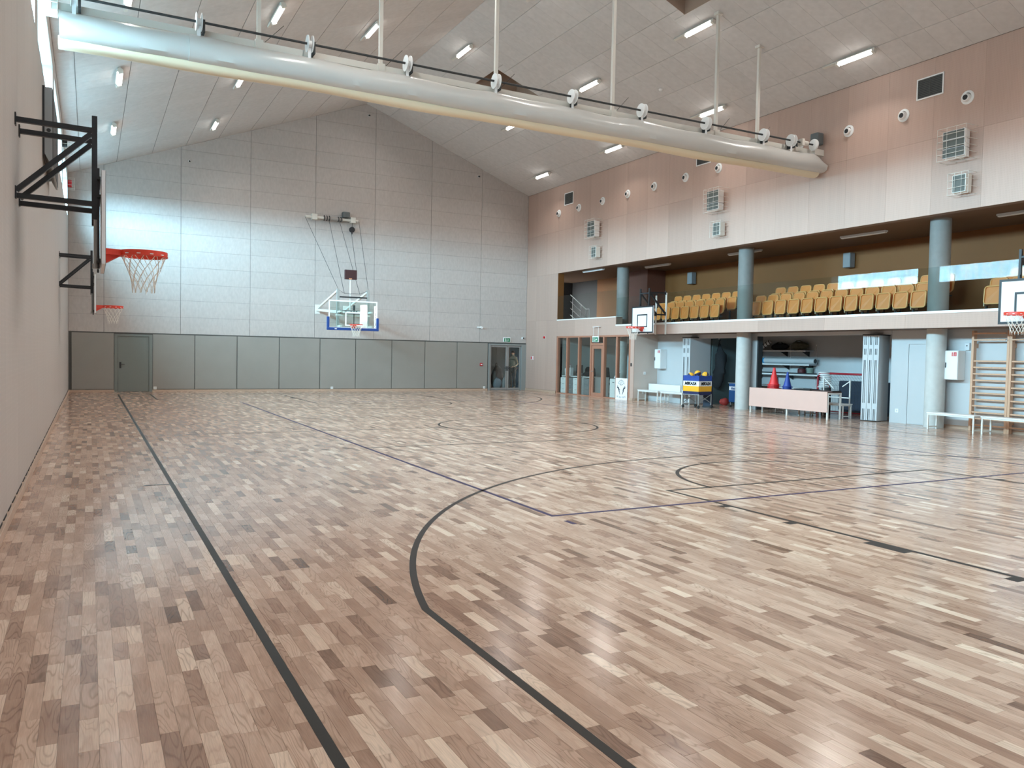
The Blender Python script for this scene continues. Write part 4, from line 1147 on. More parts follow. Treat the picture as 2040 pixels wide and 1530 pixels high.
for k, (x, y) in enumerate(((9.37, 11.15), (10.35, 8.3), (10.2, 3.65), (10.08, -.9), (10.15, -5.2))):
    t = thing('batten_light', 'unlit long grey batten light under the gallery soffit, %s from the far wall' % ORD[k], 'light', (x, y, 5.06), 0, 'batten lights under the gallery soffit')
    MB().box(-.06, .06, -.72, .72, -.05, 0).build('housing', PLGREY, t, bevel=.008)
    MB().box(-.045, .045, -.70, .70, -.075, -.05).build('diffuser', WPLAS, t, bevel=.01)
for k, y in enumerate((8.0, .9)):
    t = thing('column_speaker', 'small grey column loudspeaker hanging on the mustard wall, %s from the far wall' % ORD[k], 'loudspeaker', (XG, y, 4.62), 0, 'grey column speakers in the gallery')
    MB().box(-.26, -.04, -.13, .13, -.22, .22).build('cabinet', mat('spk_grey', (120, 126, 130), .6), t, bevel=.015)
    MB().box(-.265, -.26, -.11, .11, -.20, .20).build('grille', MIDGREY, t); MB().box(-.04, 0, -.04, .04, -.06, .06).build('bracket', DARK, t)

# ================================================================== ALCOVE: PARTITIONS, CABINETS, BENCHES, WALL BARS
def partition(label, loc, rotz, n, pw, wide):
    """stack of folded wall leaves; slotted edges face local -y, the wide leaf face looks to local -x or +x"""
    t = thing('folding_partition', label, 'partition', loc, rotz, 'folded partition stacks in the alcove')
    for k in range(n):
        a = k * pw
        lf = MB().box(a + .004, a + pw - .004, 0, wide, .015, 2.27).build('leaf', PLGREY, t)
        for z0, z1 in ((.03, .33), (.48, 1.62), (1.76, 1.92), (2.02, 2.25)):
            MB().box(a + pw * .30, a + pw * .42, -.004, .0, z0, z1).build('edge_slot', BLACK, lf)
            MB().box(a + pw * .58, a + pw * .66, -.004, .0, z0, z1).build('edge_slot', DARK, lf)
        MB().box(a + .006, a + pw - .006, -.012, -.004, .015, .026).build('floor_seal', RUBBER, lf)
    MB().box(-.01, n * pw + .01, -.01, wide, 2.27, 2.30).build('top_track', DARK, t)
    return t
partition('folded pale grey partition stack at the end of the open store with red goal', (9.66, -1.34, 0), -PI / 2 + .22, 3, .145, .62)
partition('folded pale grey partition stack behind the ball cart', (9.60, 5.86, 0), -PI / 2 + .04, 2, .19, .95)
def hydrant(label, y):
    t = thing('hydrant_cabinet', label, 'cabinet', (XB, y, 1.53), 0, 'white hydrant cabinets in the alcove')
    b = MB().box(-.28, 0, -.165, .165, -.35, .35).build('body', WPLAS, t, bevel=.008)
    MB().box(-.295, -.28, -.16, .16, -.34, .34).build('door', WPLAS, t, bevel=.004)
    s = MB().box(-.298, -.295, -.145, .0, .20, .325).build('sign_plate', PAPER, t)
    MB().box(-.300, -.298, -.035, -.012, .215, .31).box(-.300, -.298, -.13, -.055, .285, .31).box(-.300, -.298, -.085, -.055, .215, .285).box(-.300, -.298, -.13, -.10, .215, .285).build('red_symbol', REDS, s)
    MB().box(-.308, -.295, .12, .14, -.06, .06).build('latch', DARK, t)
    return t
hydrant('white hydrant cabinet with red symbol on the wall behind the benches, beside the office', 7.40)
hydrant('white hydrant cabinet with red symbol between round pillar and wall bars', -3.76)
t = thing('alarm_button', 'small white key switch box on top of the hydrant cabinet by the wall bars', 'switch', (XB, -3.98, 1.98))
MB().box(-.05, 0, -.06, .06, -.09, .09).build('housing', PLGREY, t, bevel=.01); MB().cyl((-.05, 0, .02), (-.056, 0, .02), .016, n=10).build('key_hole', BLACK, t)
def bench(label, y, x=9.27):
    t = thing('bench', label, 'bench', (x, y, 0), 0, 'white framed benches in the alcove')
    MB().box(-.19, .19, -.58, .58, .375, .405).build('seat_board', PINK if False else WPLAS, t, bevel=.006)
    for sy in (-.55, .55):
        for sx in (-.16, .16): MB().box(sx - .015, sx + .015, sy - .015, sy + .015, 0, .375).build('leg', WHITE, t)
        MB().box(-.145, .145, sy - .012, sy + .012, .05, .075).build('foot_bar', WHITE, t); MB().box(-.145, .145, sy - .015, sy + .015, .345, .375).build('end_rail', WHITE, t)
    for sx in (-.16, .16): MB().box(sx - .012, sx + .012, -.535, .535, .345, .375).build('side_rail', WHITE, t)
bench('white bench standing along the beige side wall end of the alcove', 7.1)
bench('white bench between the ball cart and the bench by the beige side wall', 5.8)
bench('white bench between round pillar and wall bars', -4.2)
bench('white bench in front of the wooden wall bars', -5.5)
t = thing('equipment_box', 'pale blue grey low gym box behind the white benches', 'box', (9.80, 6.75, 0))
MB().box(-.2, .2, -.82, .95, 0, .30).build('base_section', PLASTER, t, bevel=.005); MB().box(-.2, .2, -.82, .95, .305, .62).build('upper_section', WPLAS, t, bevel=.005)
def bars(label, y):
    t = thing('wall_bars', label, 'wall bars', (XB, y, 0), 0, 'wooden wall bars in the alcove')
    for sy in (-.41, .41): MB().box(-.20, -.08, sy - .028, sy + .028, 0, 2.35).build('upright', WOOD, t, bevel=.004)
    for k, z in enumerate((.14, .29, .44, .59, .74, .89, 1.04, 1.19, 1.34, 1.49, 1.64, 2.13, 2.28)):
        MB().box(-.19 - (.07 if z > 2 else 0), -.15 - (.07 if z > 2 else 0), -.382, .382, z - .018, z + .018).build('rung', WOOD, t, bevel=.006)
    for sy in (-.41, .41): MB().box(-.08, 0, sy - .02, sy + .02, 1.95, 2.05).box(-.08, 0, sy - .02, sy + .02, .2, .3).build('wall_block', WOOD, t)
bars('wooden wall bars beside the hydrant cabinet', -4.62)
bars('wooden wall bars under the white backboard, second from the hydrant cabinet', -5.50)
bars('wooden wall bars, third from the hydrant cabinet', -6.38)

# ------------------------------------------------------------------ ball cart
cart = thing('ball_cart', 'folding ball cart with blue, white and yellow fabric basket on castors', 'cart', (8.66, 3.98, 0), .17)
W2 = .31
for sx in (-1, 1):
    for sy in (-1, 1):
        MB().box(sx * W2 - .012, sx * W2 + .012, sy * W2 - .012, sy * W2 + .012, .09, .45).build('leg', ALU, cart)
        c = MB().cyl((sx * W2 - .018, sy * W2, .045), (sx * W2 + .018, sy * W2, .045), .045, n=16).build('castor', RUBBER, cart)
        MB().box(sx * W2 - .024, sx * W2 + .024, sy * W2 - .01, sy * W2 + .01, .05, .10).build('castor_fork', DARK, c)
for s in (-1, 1):
    MB().bar((-W2, s * W2, .16), (W2, s * W2, .44), .016).bar((-W2, s * W2, .44), (W2, s * W2, .16), .016).build('scissor_bar', ALU, cart)
    MB().bar((s * W2, -W2, .43), (s * W2, W2, .43), .022).build('frame_bar', ALU, cart)
def band(z0, z1, m, r0=.315, bulge=0.0):
    mb = MB(); vs = []; fs = []; N = 8; K = 4 * N
    th = .012; rr = random.Random(int(z0 * 100))
    for (z, f) in ((z0, 0), ((z0 + z1) / 2, 1), (z1, 0)):
        for off in (0, -th):
            for e in range(4):
                for i in range(N):
                    a_ = -1 + 2 * i / N; w = r0 + off + bulge * f * (1 - a_ * a_) + .004 * math.sin(i * 2.3 + e + z * 9)
                    p = (a_ * (r0 + off), -w); q = [p, (-p[1], p[0]), (-p[0], -p[1]), (p[1], -p[0])][e]
                    vs.append((q[0], q[1], z + .008 * math.sin(i * 1.1 + e * 2) * (1 if z == z1 and z1 > .95 else 0)))
    for lev in range(2):
        for k in range(K):
            j = (k + 1) % K
            a0 = lev * 2 * K; b0 = (lev + 1) * 2 * K
            fs.append((a0 + k, a0 + j, b0 + j, b0 + k)); fs.append((a0 + K + j, a0 + K + k, b0 + K + k, b0 + K + j))
    for k in range(K):
        j = (k + 1) % K; t0 = 4 * K
        fs.append((t0 + k, t0 + j, t0 + K + j, t0 + K + k)); fs.append((j, k, K + k, K + j))
    return mb.add(vs, fs)
bas = band(.86, 1.03, BLUEF, bulge=-.01).build('blue_band', BLUEF, cart)
wb = band(.70, .86, WHITEF, bulge=-.006).build('white_band', WHITEF, cart)
band(.53, .70, YELF, bulge=.004).build('yellow_band', YELF, cart)
band(.42, .53, NAVYF).build('navy_band', NAVYF, cart)
MB().box(-.30, .30, -.30, .30, .44, .46).build('basket_floor', NAVYF, cart)
def text(body, size, m, parent, loc, rot, extr=.001, bold=False, name='lettering'):
    c = bpy.data.curves.new(name, 'FONT'); c.body = body; c.size = size; c.extrude = extr; c.align_x = 'CENTER'; c.align_y = 'CENTER'
    c.offset = .004 * size / .1 if bold else 0; c.shear = .25 if bold else 0
    c.materials.append(m)
    tmp = bpy.data.objects.new('tmp', c); COL.objects.link(tmp)
    bpy.context.view_layer.update()
    me = bpy.data.meshes.new_from_object(tmp.evaluated_get(bpy.context.evaluated_depsgraph_get()))
    bpy.data.objects.remove(tmp); bpy.data.curves.remove(c)
    me.name = name
    o = bpy.data.objects.new(name, me); COL.objects.link(o); o.parent = parent; o.location = loc; o.rotation_euler = rot
    return o
text('MIKASA', .135, BLACKF, wb, (-.318, .02, .775), (PI / 2, 0, -PI / 2), bold=True)
text('MIKASA', .135, BLACKF, wb, (.02, -.318, .775), (PI / 2, 0, 0), bold=True)
text('MIKASA', .135, BLACKF, wb, (.318, .0, .775), (PI / 2, 0, PI / 2), bold=True)
text('MIKASA', .135, BLACKF, wb, (0, .318, .775), (PI / 2, 0, PI), bold=True)
def ball(label, loc, r=.105, rot=(0, 0, 0), m=BALLY, m2=BALLB, group='yellow and blue balls in the ball cart'):
    t = thing('volleyball', label, 'ball', loc, 0, group); t.rotation_euler = rot
    def seg(t0, t1, rr):
        mb = MB(); vs = []; fs = []; n = 14; k_ = 8
        for i in range(n + 1):
            for k in range(k_ + 1):
                ph = t0 + (t1 - t0) * k / k_; th = PI * i / n
                vs.append((rr * math.sin(th) * math.cos(ph), rr * math.sin(th) * math.sin(ph), rr * math.cos(th)))
        for i in range(n):
            for k in range(k_): q = i * (k_ + 1) + k; fs.append((q, q + k_ + 1, q + k_ + 2, q + 1))
        return mb.add(vs, fs)
    for k in range(6): seg(k * PI / 3 + .02, (k + 1) * PI / 3 - .02, r).build('panel', m if k % 3 else m2, t, smooth=True)
    seg(0, 2 * PI, r - .003).build('core', m2, t, smooth=True)
ball('yellow and navy ball lying highest in the ball cart', (8.70, 4.02, 1.09), rot=(1.2, .3, .9))
ball('yellow ball showing above the cart rim towards the table', (8.84, 3.82, 1.05), rot=(.9, 1.2, 2.2))
ball('yellow ball low behind the cart rim, above the first lettering', (8.48, 4.10, 1.02), rot=(1.5, .2, 2.6))
ball('yellow ball half hidden at the back of the ball cart', (8.68, 4.18, .84), rot=(.4, .2, .1))
ball('yellow ball hidden deep in the ball cart', (8.52, 3.84, .93), rot=(2.4, .2, .1))
ball('yellow ball under the others in the ball cart', (8.68, 3.96, .70), rot=(1.4, 2.2, .1))
t = thing('padded_box', 'dark grey padded sports pad leaning behind the ball cart', 'pad', (9.18, 4.05, 0), .3)
MB().box(-.05, .05, -.16, .16, .0, 1.02).build('pad', NAVY, t, bevel=.03); MB().box(-.055, .055, -.17, .17, .0, .04).build('base_strip', BLACK, t)

# ------------------------------------------------------------------ left store (dark)
t = thing('hanging_bag', 'black bag and jacket hanging in the dark store opening', 'bag', (10.75, 5.28, 0))
mb = MB(); prof = [(.02, 2.12), (.05, 2.0), (.10, 1.85), (.22, 1.72), (.27, 1.5), (.25, 1.25), (.29, 1.1), (.22, 1.02), (.20, .8), (.14, .62), (.08, .55)]
vs = []; fs = []; n = 16
for r, z in prof:
    for i in range(n):
        a_ = 2 * PI * i / n; k = 1 + .18 * math.sin(2 * a_ + z * 5)
        vs.append((r * .6 * k * math.cos(a_), r * k * math.sin(a_) + .08 * math.sin(z * 3), z))
for i in range(len(prof) - 1):
    for k in range(n): fs.append((i * n + k, i * n + (k + 1) % n, (i + 1) * n + (k + 1) % n, (i + 1) * n + k))
fs += [tuple(range(n)), tuple(range(len(prof) * n - 1, (len(prof) - 1) * n - 1, -1))]
mb.add(vs, fs).build('body', BLACKF, t, smooth=True)
MB().tube([(0, .12, 1.8), (0, .02, 2.15), (0, -.02, 2.24)], .02, 6).build('strap', BLACKF, t)
MB().box(-.03, .03, .02, .06, 2.24, 2.30).build('hook', ALU, t)
t = thing('trestle_table', 'dark side table with white top in the dark store', 'table', (11.5, 4.55, 0))
MB().box(-.35, .35, -.62, .62, .72, .75).build('table_top', WPLAS, t, bevel=.004); MB().box(-.30, -.27, -.58, .58, .1, .72).build('front_panel', NAVY, t)
for sx in (-.31, .31):
    for sy in (-.58, .58): MB().box(sx - .02, sx + .02, sy - .02, sy + .02, 0, .72).build('leg', DARK, t)
t = thing('ball_bag_cart', 'blue fabric ball cart with white lettering half behind the round pillar', 'cart', (10.35, 3.80, 0))
MB().box(-.25, .25, -.29, .29, .16, .78).build('fabric_box', CBLUE, t, bevel=.02)
MB().box(-.255, -.25, -.27, .27, .56, .68).build('white_strip', PAPER, t)
text('molten', .13, CBLUE, t, (-.257, .0, .62), (PI / 2, 0, -PI / 2), bold=True)
for sx in (-.2, .2):
    for sy in (-.24, .24): MB().box(sx - .012, sx + .012, sy - .012, sy + .012, .07, .17).build('leg', ALU, t); MB().cyl((sx - .015, sy, .035), (sx + .015, sy, .035), .035, n=12).build('castor', RUBBER, t)
MB().box(-.27, .27, -.31, .31, .78, .80).build('top_frame', ALU, t)
def simple_ball(label, loc, r, m, cat='ball'):
    t = thing('ball', label, cat, loc)
    MB().lathe([(r * math.sin(PI * i / 12) + 1e-4, -r * math.cos(PI * i / 12)) for i in range(13)], n=20).build('shell', m, t, smooth=True); MB().cyl((r - .002, 0, 0), (r + .001, 0, 0), .01, n=8).build('valve', BLACK, t)
simple_ball('dark red ball lying on top of the blue ball cart', (10.3, 3.72, .90), .10, DRED)
simple_ball('dull red ball on the floor of the dark store', (10.45, 4.62, .13), .13, mat('dull_red', (160, 50, 44), .7))
simple_ball('second dull red ball on the floor beside the hanging bag', (10.62, 4.92, .11), .11, mat('dull_red', (160, 50, 44), .7))
t = thing('hand_truck', 'low steel hand truck lying on the dark store floor', 'trolley', (10.80, 4.15, 0))
MB().tube([(0, -.3, .12), (0, .35, .12)], .014, 6).tube([(.3, -.3, .12), (.3, .35, .12)], .014, 6).build('frame_tube', ALU, t); MB().box(-.02, .32, -.32, -.28, .10, .14).box(-.02, .32, .33, .37, .10, .14).build('cross_piece', ALU, t)
for sx in (0, .3):
    for sy in (-.25, .3): MB().cyl((sx - .02, sy, .055), (sx + .02, sy, .055), .055, n=14).build('wheel', RUBBER, t)

# ------------------------------------------------------------------ right store: table, cones, shelves, goal
t = thing('panel_table', 'long table with pale pinkish front panel in front of the open store', 'table', (9.22, .56, 0))
MB().box(-.27, .27, -1.42, 1.42, .715, .74).build('table_top', mat('table_top_brown', (92, 66, 58), .5), t, bevel=.003)
MB().box(-.29, -.272, -1.42, 1.42, .19, .745).build('front_panel', PINK, t, bevel=.002)
for sy in (-1.40, 0, 1.40):
    for sx in (-.24, .25): MB().box(sx - .02, sx + .02, sy - .02, sy + .02, 0, .715).build('leg', WHITE, t)
    MB().box(-.22, .23, sy - .018, sy + .018, .67, .712).build('end_rail', WHITE, t)
MB().box(.235, .265, -1.38, 1.38, .67, .71).build('rear_rail', WHITE, t)
def cone(name, label, loc, m, r, h, n):
    t = thing(name, label, 'cone', loc)
    for k in range(n):
        z = k * .035
        MB().lathe([(r * 1.0, z), (r * 1.0, z + .012), (r * .80, z + .014), (r * .78, z + .03)], n=24).build('cone_base', m, t)
    z = (n - 1) * .035
    MB().lathe([(r * .74, z + .012), (r * .70, z + .05), (r * .52, z + h * .36), (r * .34, z + h * .64), (r * .20, z + h * .9), (r * .17, z + h), (r * .10, z + h + .005)], n=24).build('cone_body', m, t, smooth=True)
cone('cone_stack', 'stack of red marker cones standing on the long table', (9.30, 1.38, .741), REDP, .19, .50, 4)
cone('cone_stack', 'stack of blue marker cones standing on the long table', (9.30, .87, .741), BLUEP, .15, .42, 3)
t = thing('tray', 'flat dark tray lying on the long table', 'tray', (9.25, .15, .741)); MB().box(-.16, .16, -.28, .28, 0, .02).build('base', mat('tray_brown', (84, 58, 54), .6), t); MB().box(-.17, .17, -.29, -.28, 0, .04).box(-.17, .17, .28, .29, 0, .04).box(-.17, -.16, -.28, .28, 0, .04).box(.16, .17, -.28, .28, 0, .04).build('edge', RUBBER, t)
t = thing('tray', 'second flat dark tray at the open end of the long table', 'tray', (9.25, -.55, .741)); MB().box(-.16, .16, -.34, .34, 0, .02).build('base', mat('tray_brown', (84, 58, 54), .6), t); MB().box(-.17, .17, -.35, -.34, 0, .035).box(-.17, .17, .34, .35, 0, .035).build('edge', RUBBER, t)
bench('white bench standing behind the long table', 1.1, 9.85)
bench('second white bench behind the long table, towards the folded partition', -.2, 9.85)
t = thing('folded_stand', 'white folding stand leaning behind the long table', 'stand', (10.2, -.1, 0))
MB().bar((0, .45, .0), (0, .45, 1.12), .03).bar((0, .45, 1.1), (0, .1, .8), .025).bar((0, -.45, 1.02), (0, -.2, .86), .025).bar((0, -.45, .0), (0, -.45, 1.05), .03).bar((0, .45, .55), (0, -.45, .55), .03).build('frame', WHITE, t)
t = thing('saucer_stack', 'tall leaning stack of white training saucers under the red goal', 'cones', (10.55, .55, 0))
MB().cyl((0, 0, 0), (0, 0, .80), .13, n=16).build('storage_post', DARK, t)
for k in range(9):
    z = .80 + k * .052; x = -.0; y = .12 - .10 * math.sin(k * .38)
    MB().lathe([(.17, z), (.165, z + .012), (.10, z + .036), (.09, z + .03)], (x, y, 0), 18).build('saucer', WPLAS, t)
t = thing('floorball_goal', 'red tubular floorball goal standing in the open store', 'goal', (11.1, .48, 0))
MB().tube([(0, .86, 0), (0, .86, 1.08), (0, .80, 1.17), (0, .70, 1.2), (0, -.70, 1.2), (0, -.80, 1.17), (0, -.86, 1.08), (0, -.86, 0)], .032, 10).build('goal_frame', DRED, t, smooth=True)
MB().tube([(.0, .80, 1.1), (.45, .80, .8), (.5, .80, 0)], .016, 6).tube([(.0, -.80, 1.1), (.45, -.80, .8), (.5, -.80, 0)], .016, 6).tube([(.5, .8, .03), (.5, -.8, .03)], .016, 6).build('rear_tube', DRED, t)
mb = MB()
for k in range(17): y = -.8 + .1 * k; mb.tube([(0.0, y, 1.18), (.44, y, .8), (.5, y, .03)], .0025, 3)
for k in range(9): z = .05 + .13 * k; x = .5 - max(0, z - .8) * 1.2 if z > .8 else .5 - .06 * z; mb.tube([(x, -.8, z), (x, .8, z)], .0025, 3)
mb.build('goal_net', DARK, t, kind='stuff')
t = thing('vaulting_box', 'dark navy padded gym block behind the red goal', 'gym block', (11.85, .35, 0))
MB().box(-.12, .12, -.95, .75, .08, .98).build('block', NAVY, t, bevel=.03); MB().box(-.1, .1, -.9, .7, 0, .08).build('plinth', BLACK, t)
t = thing('steel_post', 'chrome floor post with round cap standing in the open store', 'post', (10.75, -.72, 0))
MB().lathe([(.14, 0), (.14, .015), (.03, .03), (.022, .05), (.022, .46), (.05, .50), (.05, .53), (.02, .56)], n=18).build('post_body', CHROME, t, smooth=True)
for k in range(3):
    a_ = 2 * PI * k / 3; MB().cyl((.12 * math.cos(a_), .12 * math.sin(a_), 0.015), (.12 * math.cos(a_), .12 * math.sin(a_), .34), .012, n=8).build('rod', CHROME, t)
for k, (z, w, nm) in enumerate(((1.90, 2.5, 'top'), (1.45, 2.66, 'second'), (1.12, 3.0, 'third'), (.67, 2.46, 'lowest'))):
    t = thing('wall_shelf', '%s grey metal wall shelf in the open store' % nm, 'shelf', (12.45, 0, z), 0, 'grey wall shelves in the open store')
    y1 = 5.18
    b = MB().box(-.42, -.02, y1 - w, y1, -.03, 0).build('board', PLGREY, t)
    MB().box(-.43, -.42, y1 - w, y1, -.045, .005).build('front_lip', WPLAS, t)
    for yy in (y1 - .25, y1 - w * .55, y1 - w + .2): MB().prism([(-.38, -.03), (-.02, -.03), (-.02, -.20)], 'y', yy - .012, yy + .012).build('bracket', DARK, t)
for k, yy in enumerate((3.70, 2.60)):
    t = thing('shelf_standard', ('slim white wall rail carrying the shelves, behind the red cones', 'slim white wall rail at the shelf ends, behind the dark red pot')[k], 'rail', (12.45, yy, 0)); MB().box(-.018, 0, -.018, .018, .2, 2.1).build('rail', WPLAS, t); MB().box(-.02, -.018, -.005, .005, .25, 2.05).build('slot', DARK, t)
t = thing('net_roll', 'white striped net roll hanging over the top shelf edge', 'net', (12.1, 4.62, 1.90))
MB().cyl((-.1, .12, .02), (.05, -.32, .30), .075, .06, n=14).build('roll', WHITEF, t, smooth=True)
for k in range(5):
    p = Vector((-.1, .12, .02)).lerp(Vector((.05, -.32, .30)), .1 + .2 * k); q = Vector((-.1, .12, .02)).lerp(Vector((.05, -.32, .30)), .14 + .2 * k); MB().cyl(p, q, .078, n=14).build('stripe', DARK, t)
def blob(name, label, cat, loc, sx, sy, sz, m, sd):
    t = thing(name, label, cat, loc); r = random.Random(sd); ph = [r.random() * 6 for _ in range(4)]
    vs = []; fs = []; n, k_ = 18, 9
    for i in range(k_ + 1):
        th = PI * i / k_
        for k in range(n):
            a_ = 2 * PI * k / n; w = 1 + .14 * math.sin(3 * a_ + ph[0]) * math.sin(th) + .1 * math.sin(2 * th + ph[1] + a_)
            vs.append((sx * w * math.sin(th) * math.cos(a_), sy * w * math.sin(th) * math.sin(a_), max(0, sz * (.55 - w * math.cos(th) * .55))))
    for i in range(k_):
        for k in range(n): fs.append((i * n + k, i * n + (k + 1) % n, (i + 1) * n + (k + 1) % n, (i + 1) * n + k))
    MB().add(vs, fs).build('body', m, t, smooth=True)
    MB().tube([(0, -sy * .6, sz * .9), (0, -sy * .2, sz * 1.25), (0, sy * .2, sz * 1.25), (0, sy * .6, sz * .9)], .012, 6).build('handle', m, t)
blob('sports_bag', 'black sports bag lying on the top shelf', 'bag', (12.26, 4.0, 1.902), .14, .36, .22, BLACKF, 1)
blob('sports_bag', 'olive patterned bag lying on the top shelf end', 'bag', (12.26, 3.2, 1.902), .14, .36, .26, CAMO, 2)
t = thing('tube_roll', 'long grey plastic tube roll lying on the second shelf', 'roll', (12.22, 3.54, 1.452))
MB().cyl((0, -1.10, .10), (0, 1.05, .10), .095, n=20).build('tube', PLGREY, t, smooth=True); MB().cyl((0, 1.05, .10), (0, 1.12, .10), .098, n=20).build('blue_end', mat('bright_blue', (30, 150, 210), .5), t); MB().cyl((0, -1.105, .10), (0, -1.10, .10), .07, n=18).build('bore', DARK, t)
t = thing('paint_pot', 'dark red round pot standing on the third shelf', 'pot', (12.29, 3.05, 1.124))
MB().lathe([(.12, 0), (.13, .03), (.13, .15), (.11, .18)], n=20).build('pot', mat('maroon', (98, 44, 48), .5), t, smooth=True); MB().lathe([(.09, .18), (.10, .23), (.06, .25)], n=18).build('lid', DARK, t)
t = thing('round_container', 'pale green round tub beside the dark red pot', 'tub', (12.30, 2.72, 1.122)); MB().lathe([(.09, 0), (.11, .18), (.115, .19)], n=18).build('tub', mat('pale_green', (140, 160, 150), .6), t, smooth=True); MB().lathe([(.118, .19), (.118, .21), (.05, .215)], n=18).build('lid', mat('pale_green2', (150, 170, 160), .6), t)
t = thing('pole_bundle', 'long dark poles lying along the third shelf', 'poles', (12.06, 3.5, 1.122))
for k in range(3): MB().cyl((.04 * k, -1.2, .025), (.04 * k, 1.4, .025), .02, n=10).build('pole', DARK, t, smooth=True)
t = thing('support_strut', 'thin dark strut leaning from shelf to floor behind the cones', 'strut', (11.7, 3.7, 0)); MB().bar((.2, .3, 1.0), (-.1, -.1, .0), .03).bar((.2, .0, 1.0), (-.1, -.4, .0), .03).build('strut', DARK, t); MB().box(-.12, -.08, -.45, .0, .0, .03).build('foot', DARK, t)

# ================================================================== OFFICE CONTENTS
def desk(label, y0, y1, x0=9.15, x1=9.85):
    t = thing('desk', label, 'desk', ((x0 + x1) / 2, (y0 + y1) / 2, 0)); w = (x1 - x0) / 2; h = (y1 - y0) / 2
    MB().box(-w, w, -h, h, .72, .75).build('desk_top', WPLAS, t, bevel=.003)
    MB().box(-w + .02, w - .02, -h, -h + .03, 0, .72).build('side_panel', WPLAS, t); MB().box(-w + .02, w - .02, h - .03, h, 0, .72).build('side_panel', WPLAS, t)
    MB().box(w - .09, w - .07, -h + .03, h - .03, .35, .70).build('modesty_panel', MIDGREY, t)
    return t
desk('white office desk behind the first two office panes', 11.5, 13.05)
desk('white office desk with mug behind the third office pane', 10.55, 11.45)
def pedestal(label, y, m, x=9.25):
    t = thing('drawer_unit', label, 'drawer unit', (x, y, 0)); MB().box(-.1, .35, -.21, .21, .03, .68).build('body', m, t, bevel=.004)
    for k in range(3): d = MB().box(-.115, -.1, -.20, .20, .05 + k * .21, .24 + k * .21).build('drawer', m, t); MB().box(-.125, -.115, -.06, .06, .19 + k * .21, .205 + k * .21).build('handle', ALU, d)
    MB().box(-.08, .33, -.19, .19, 0, .03).build('plinth', DARK, t)
pedestal('white drawer unit under the desk at the wall end of the office', 12.75, WPLAS, 9.16)
pedestal('mid grey drawer unit under the desk behind the third office pane', 11.0, MIDGREY, 9.16)
pedestal('white drawer unit behind the second office pane', 11.78, WPLAS, 9.16)
pedestal('mid grey drawer unit behind the first office pane', 12.2, MIDGREY, 9.16)
t = thing('tote_bag', 'white plastic bag standing on the office desk', 'bag', (9.4, 12.85, .752)); MB().prism([(-.20, 0), (.20, 0), (.24, .30), (-.22, .34)], 'x', -.09, .09).build('body', WHITEF, t, bevel=.03); MB().tube([(0, -.12, .30), (0, -.06, .42), (0, .06, .42), (0, .12, .30)], .008, 5).build('handle', WHITEF, t)
def monitor(label, loc, rotz, w=.55):
    t = thing('monitor', label, 'monitor', loc, rotz); MB().box(-.1, .1, -.13, .13, 0, .015).build('foot', DARK, t); MB().box(-.02, .02, -.03, .03, .015, .2).build('stand', DARK, t); b = MB().box(-.025, .015, -w / 2, w / 2, .12, .46).build('screen_housing', BLACK, t, bevel=.006); MB().box(.015, .018, -w / 2 + .015, w / 2 - .015, .135, .445).build('screen', DARK, b)
monitor('dark monitor seen from behind on the desk by the second office post', (9.5, 12.2, .752), 0, .45)
monitor('dark monitor seen from behind above the poster board', (9.4, 8.28, .80), 0, .62)
t = thing('mug', 'white mug standing on the office desk', 'mug', (9.28, 10.98, .752)); MB().lathe([(.045, 0), (.055, .01), (.06, .16), (.052, .16), (.045, .02)], n=18).build('cup', WPLAS, t, smooth=True); MB().tube([(0, .055, .12), (0, .095, .11), (0, .095, .05), (0, .052, .04)], .008, 6).build('handle', WPLAS, t)
def office_chair(label, x, y, rz):
    t = thing('office_chair', label, 'chair', (x, y, 0), rz)
    shell(MB(), .50, .52, .14, .22, .27, .88, .12, .03).build('backrest', BLACKF, t); MB().box(-.24, .24, -.24, .24, .43, .50).build('seat', BLACKF, t, bevel=.03); MB().cyl((0, 0, .1), (0, 0, .43), .03, n=10).build('gas_column', DARK, t)
    for k in range(5): a_ = 2 * PI * k / 5; MB().bar((0, 0, .1), (.28 * math.cos(a_), .28 * math.sin(a_), .07), .035).build('base_arm', DARK, t); MB().cyl((.28 * math.cos(a_), .28 * math.sin(a_) - .02, .035), (.28 * math.cos(a_), .28 * math.sin(a_) + .02, .035), .03, n=10).build('castor', RUBBER, t)
    for s in (-.27, .27): MB().box(-.12, .14, s - .025, s + .025, .66, .69).box(.0, .04, s - .015, s + .015, .45, .66).build('armrest', DARK, t)
office_chair('black office chair behind the desk with the mug', 10.3, 10.9, PI * .9)
office_chair('black office chair behind the desk with the white bag', 10.3, 12.3, PI * 1.1)
office_chair('black office chair seen through the office door', 10.9, 9.0, PI * .8)
blob('jacket_pile', 'dark folded jacket lying on the desk behind the second office pane', 'jacket', (9.6, 11.75, .752), .18, .34, .16, BLACKF, 6)
t = thing('filing_cabinet', 'white low cabinet behind the glass beside the poster board', 'cabinet', (9.26, 9.15, 0)); MB().box(-.19, .25, -.22, .25, 0, .74).build('body', WPLAS, t, bevel=.004); MB().box(-.2, -.19, -.21, .24, .55, .73).box(-.2, -.19, -.21, .24, .02, .54).build('drawer_front', WPLAS, t); MB().box(-.21, -.2, -.05, .07, .60, .62).build('handle', DARK, t)
t = thing('paper_stand', 'tilted white sheet holder standing on the low white cabinet', 'stand', (9.22, 9.12, .742)); MB().prism([(-.10, .02), (.06, .28), (.08, .27), (-.07, .02)], 'y', -.11, .11).build('sheet', PAPER, t); MB().box(-.14, .12, -.14, .14, 0, .02).build('base', DARK, t)
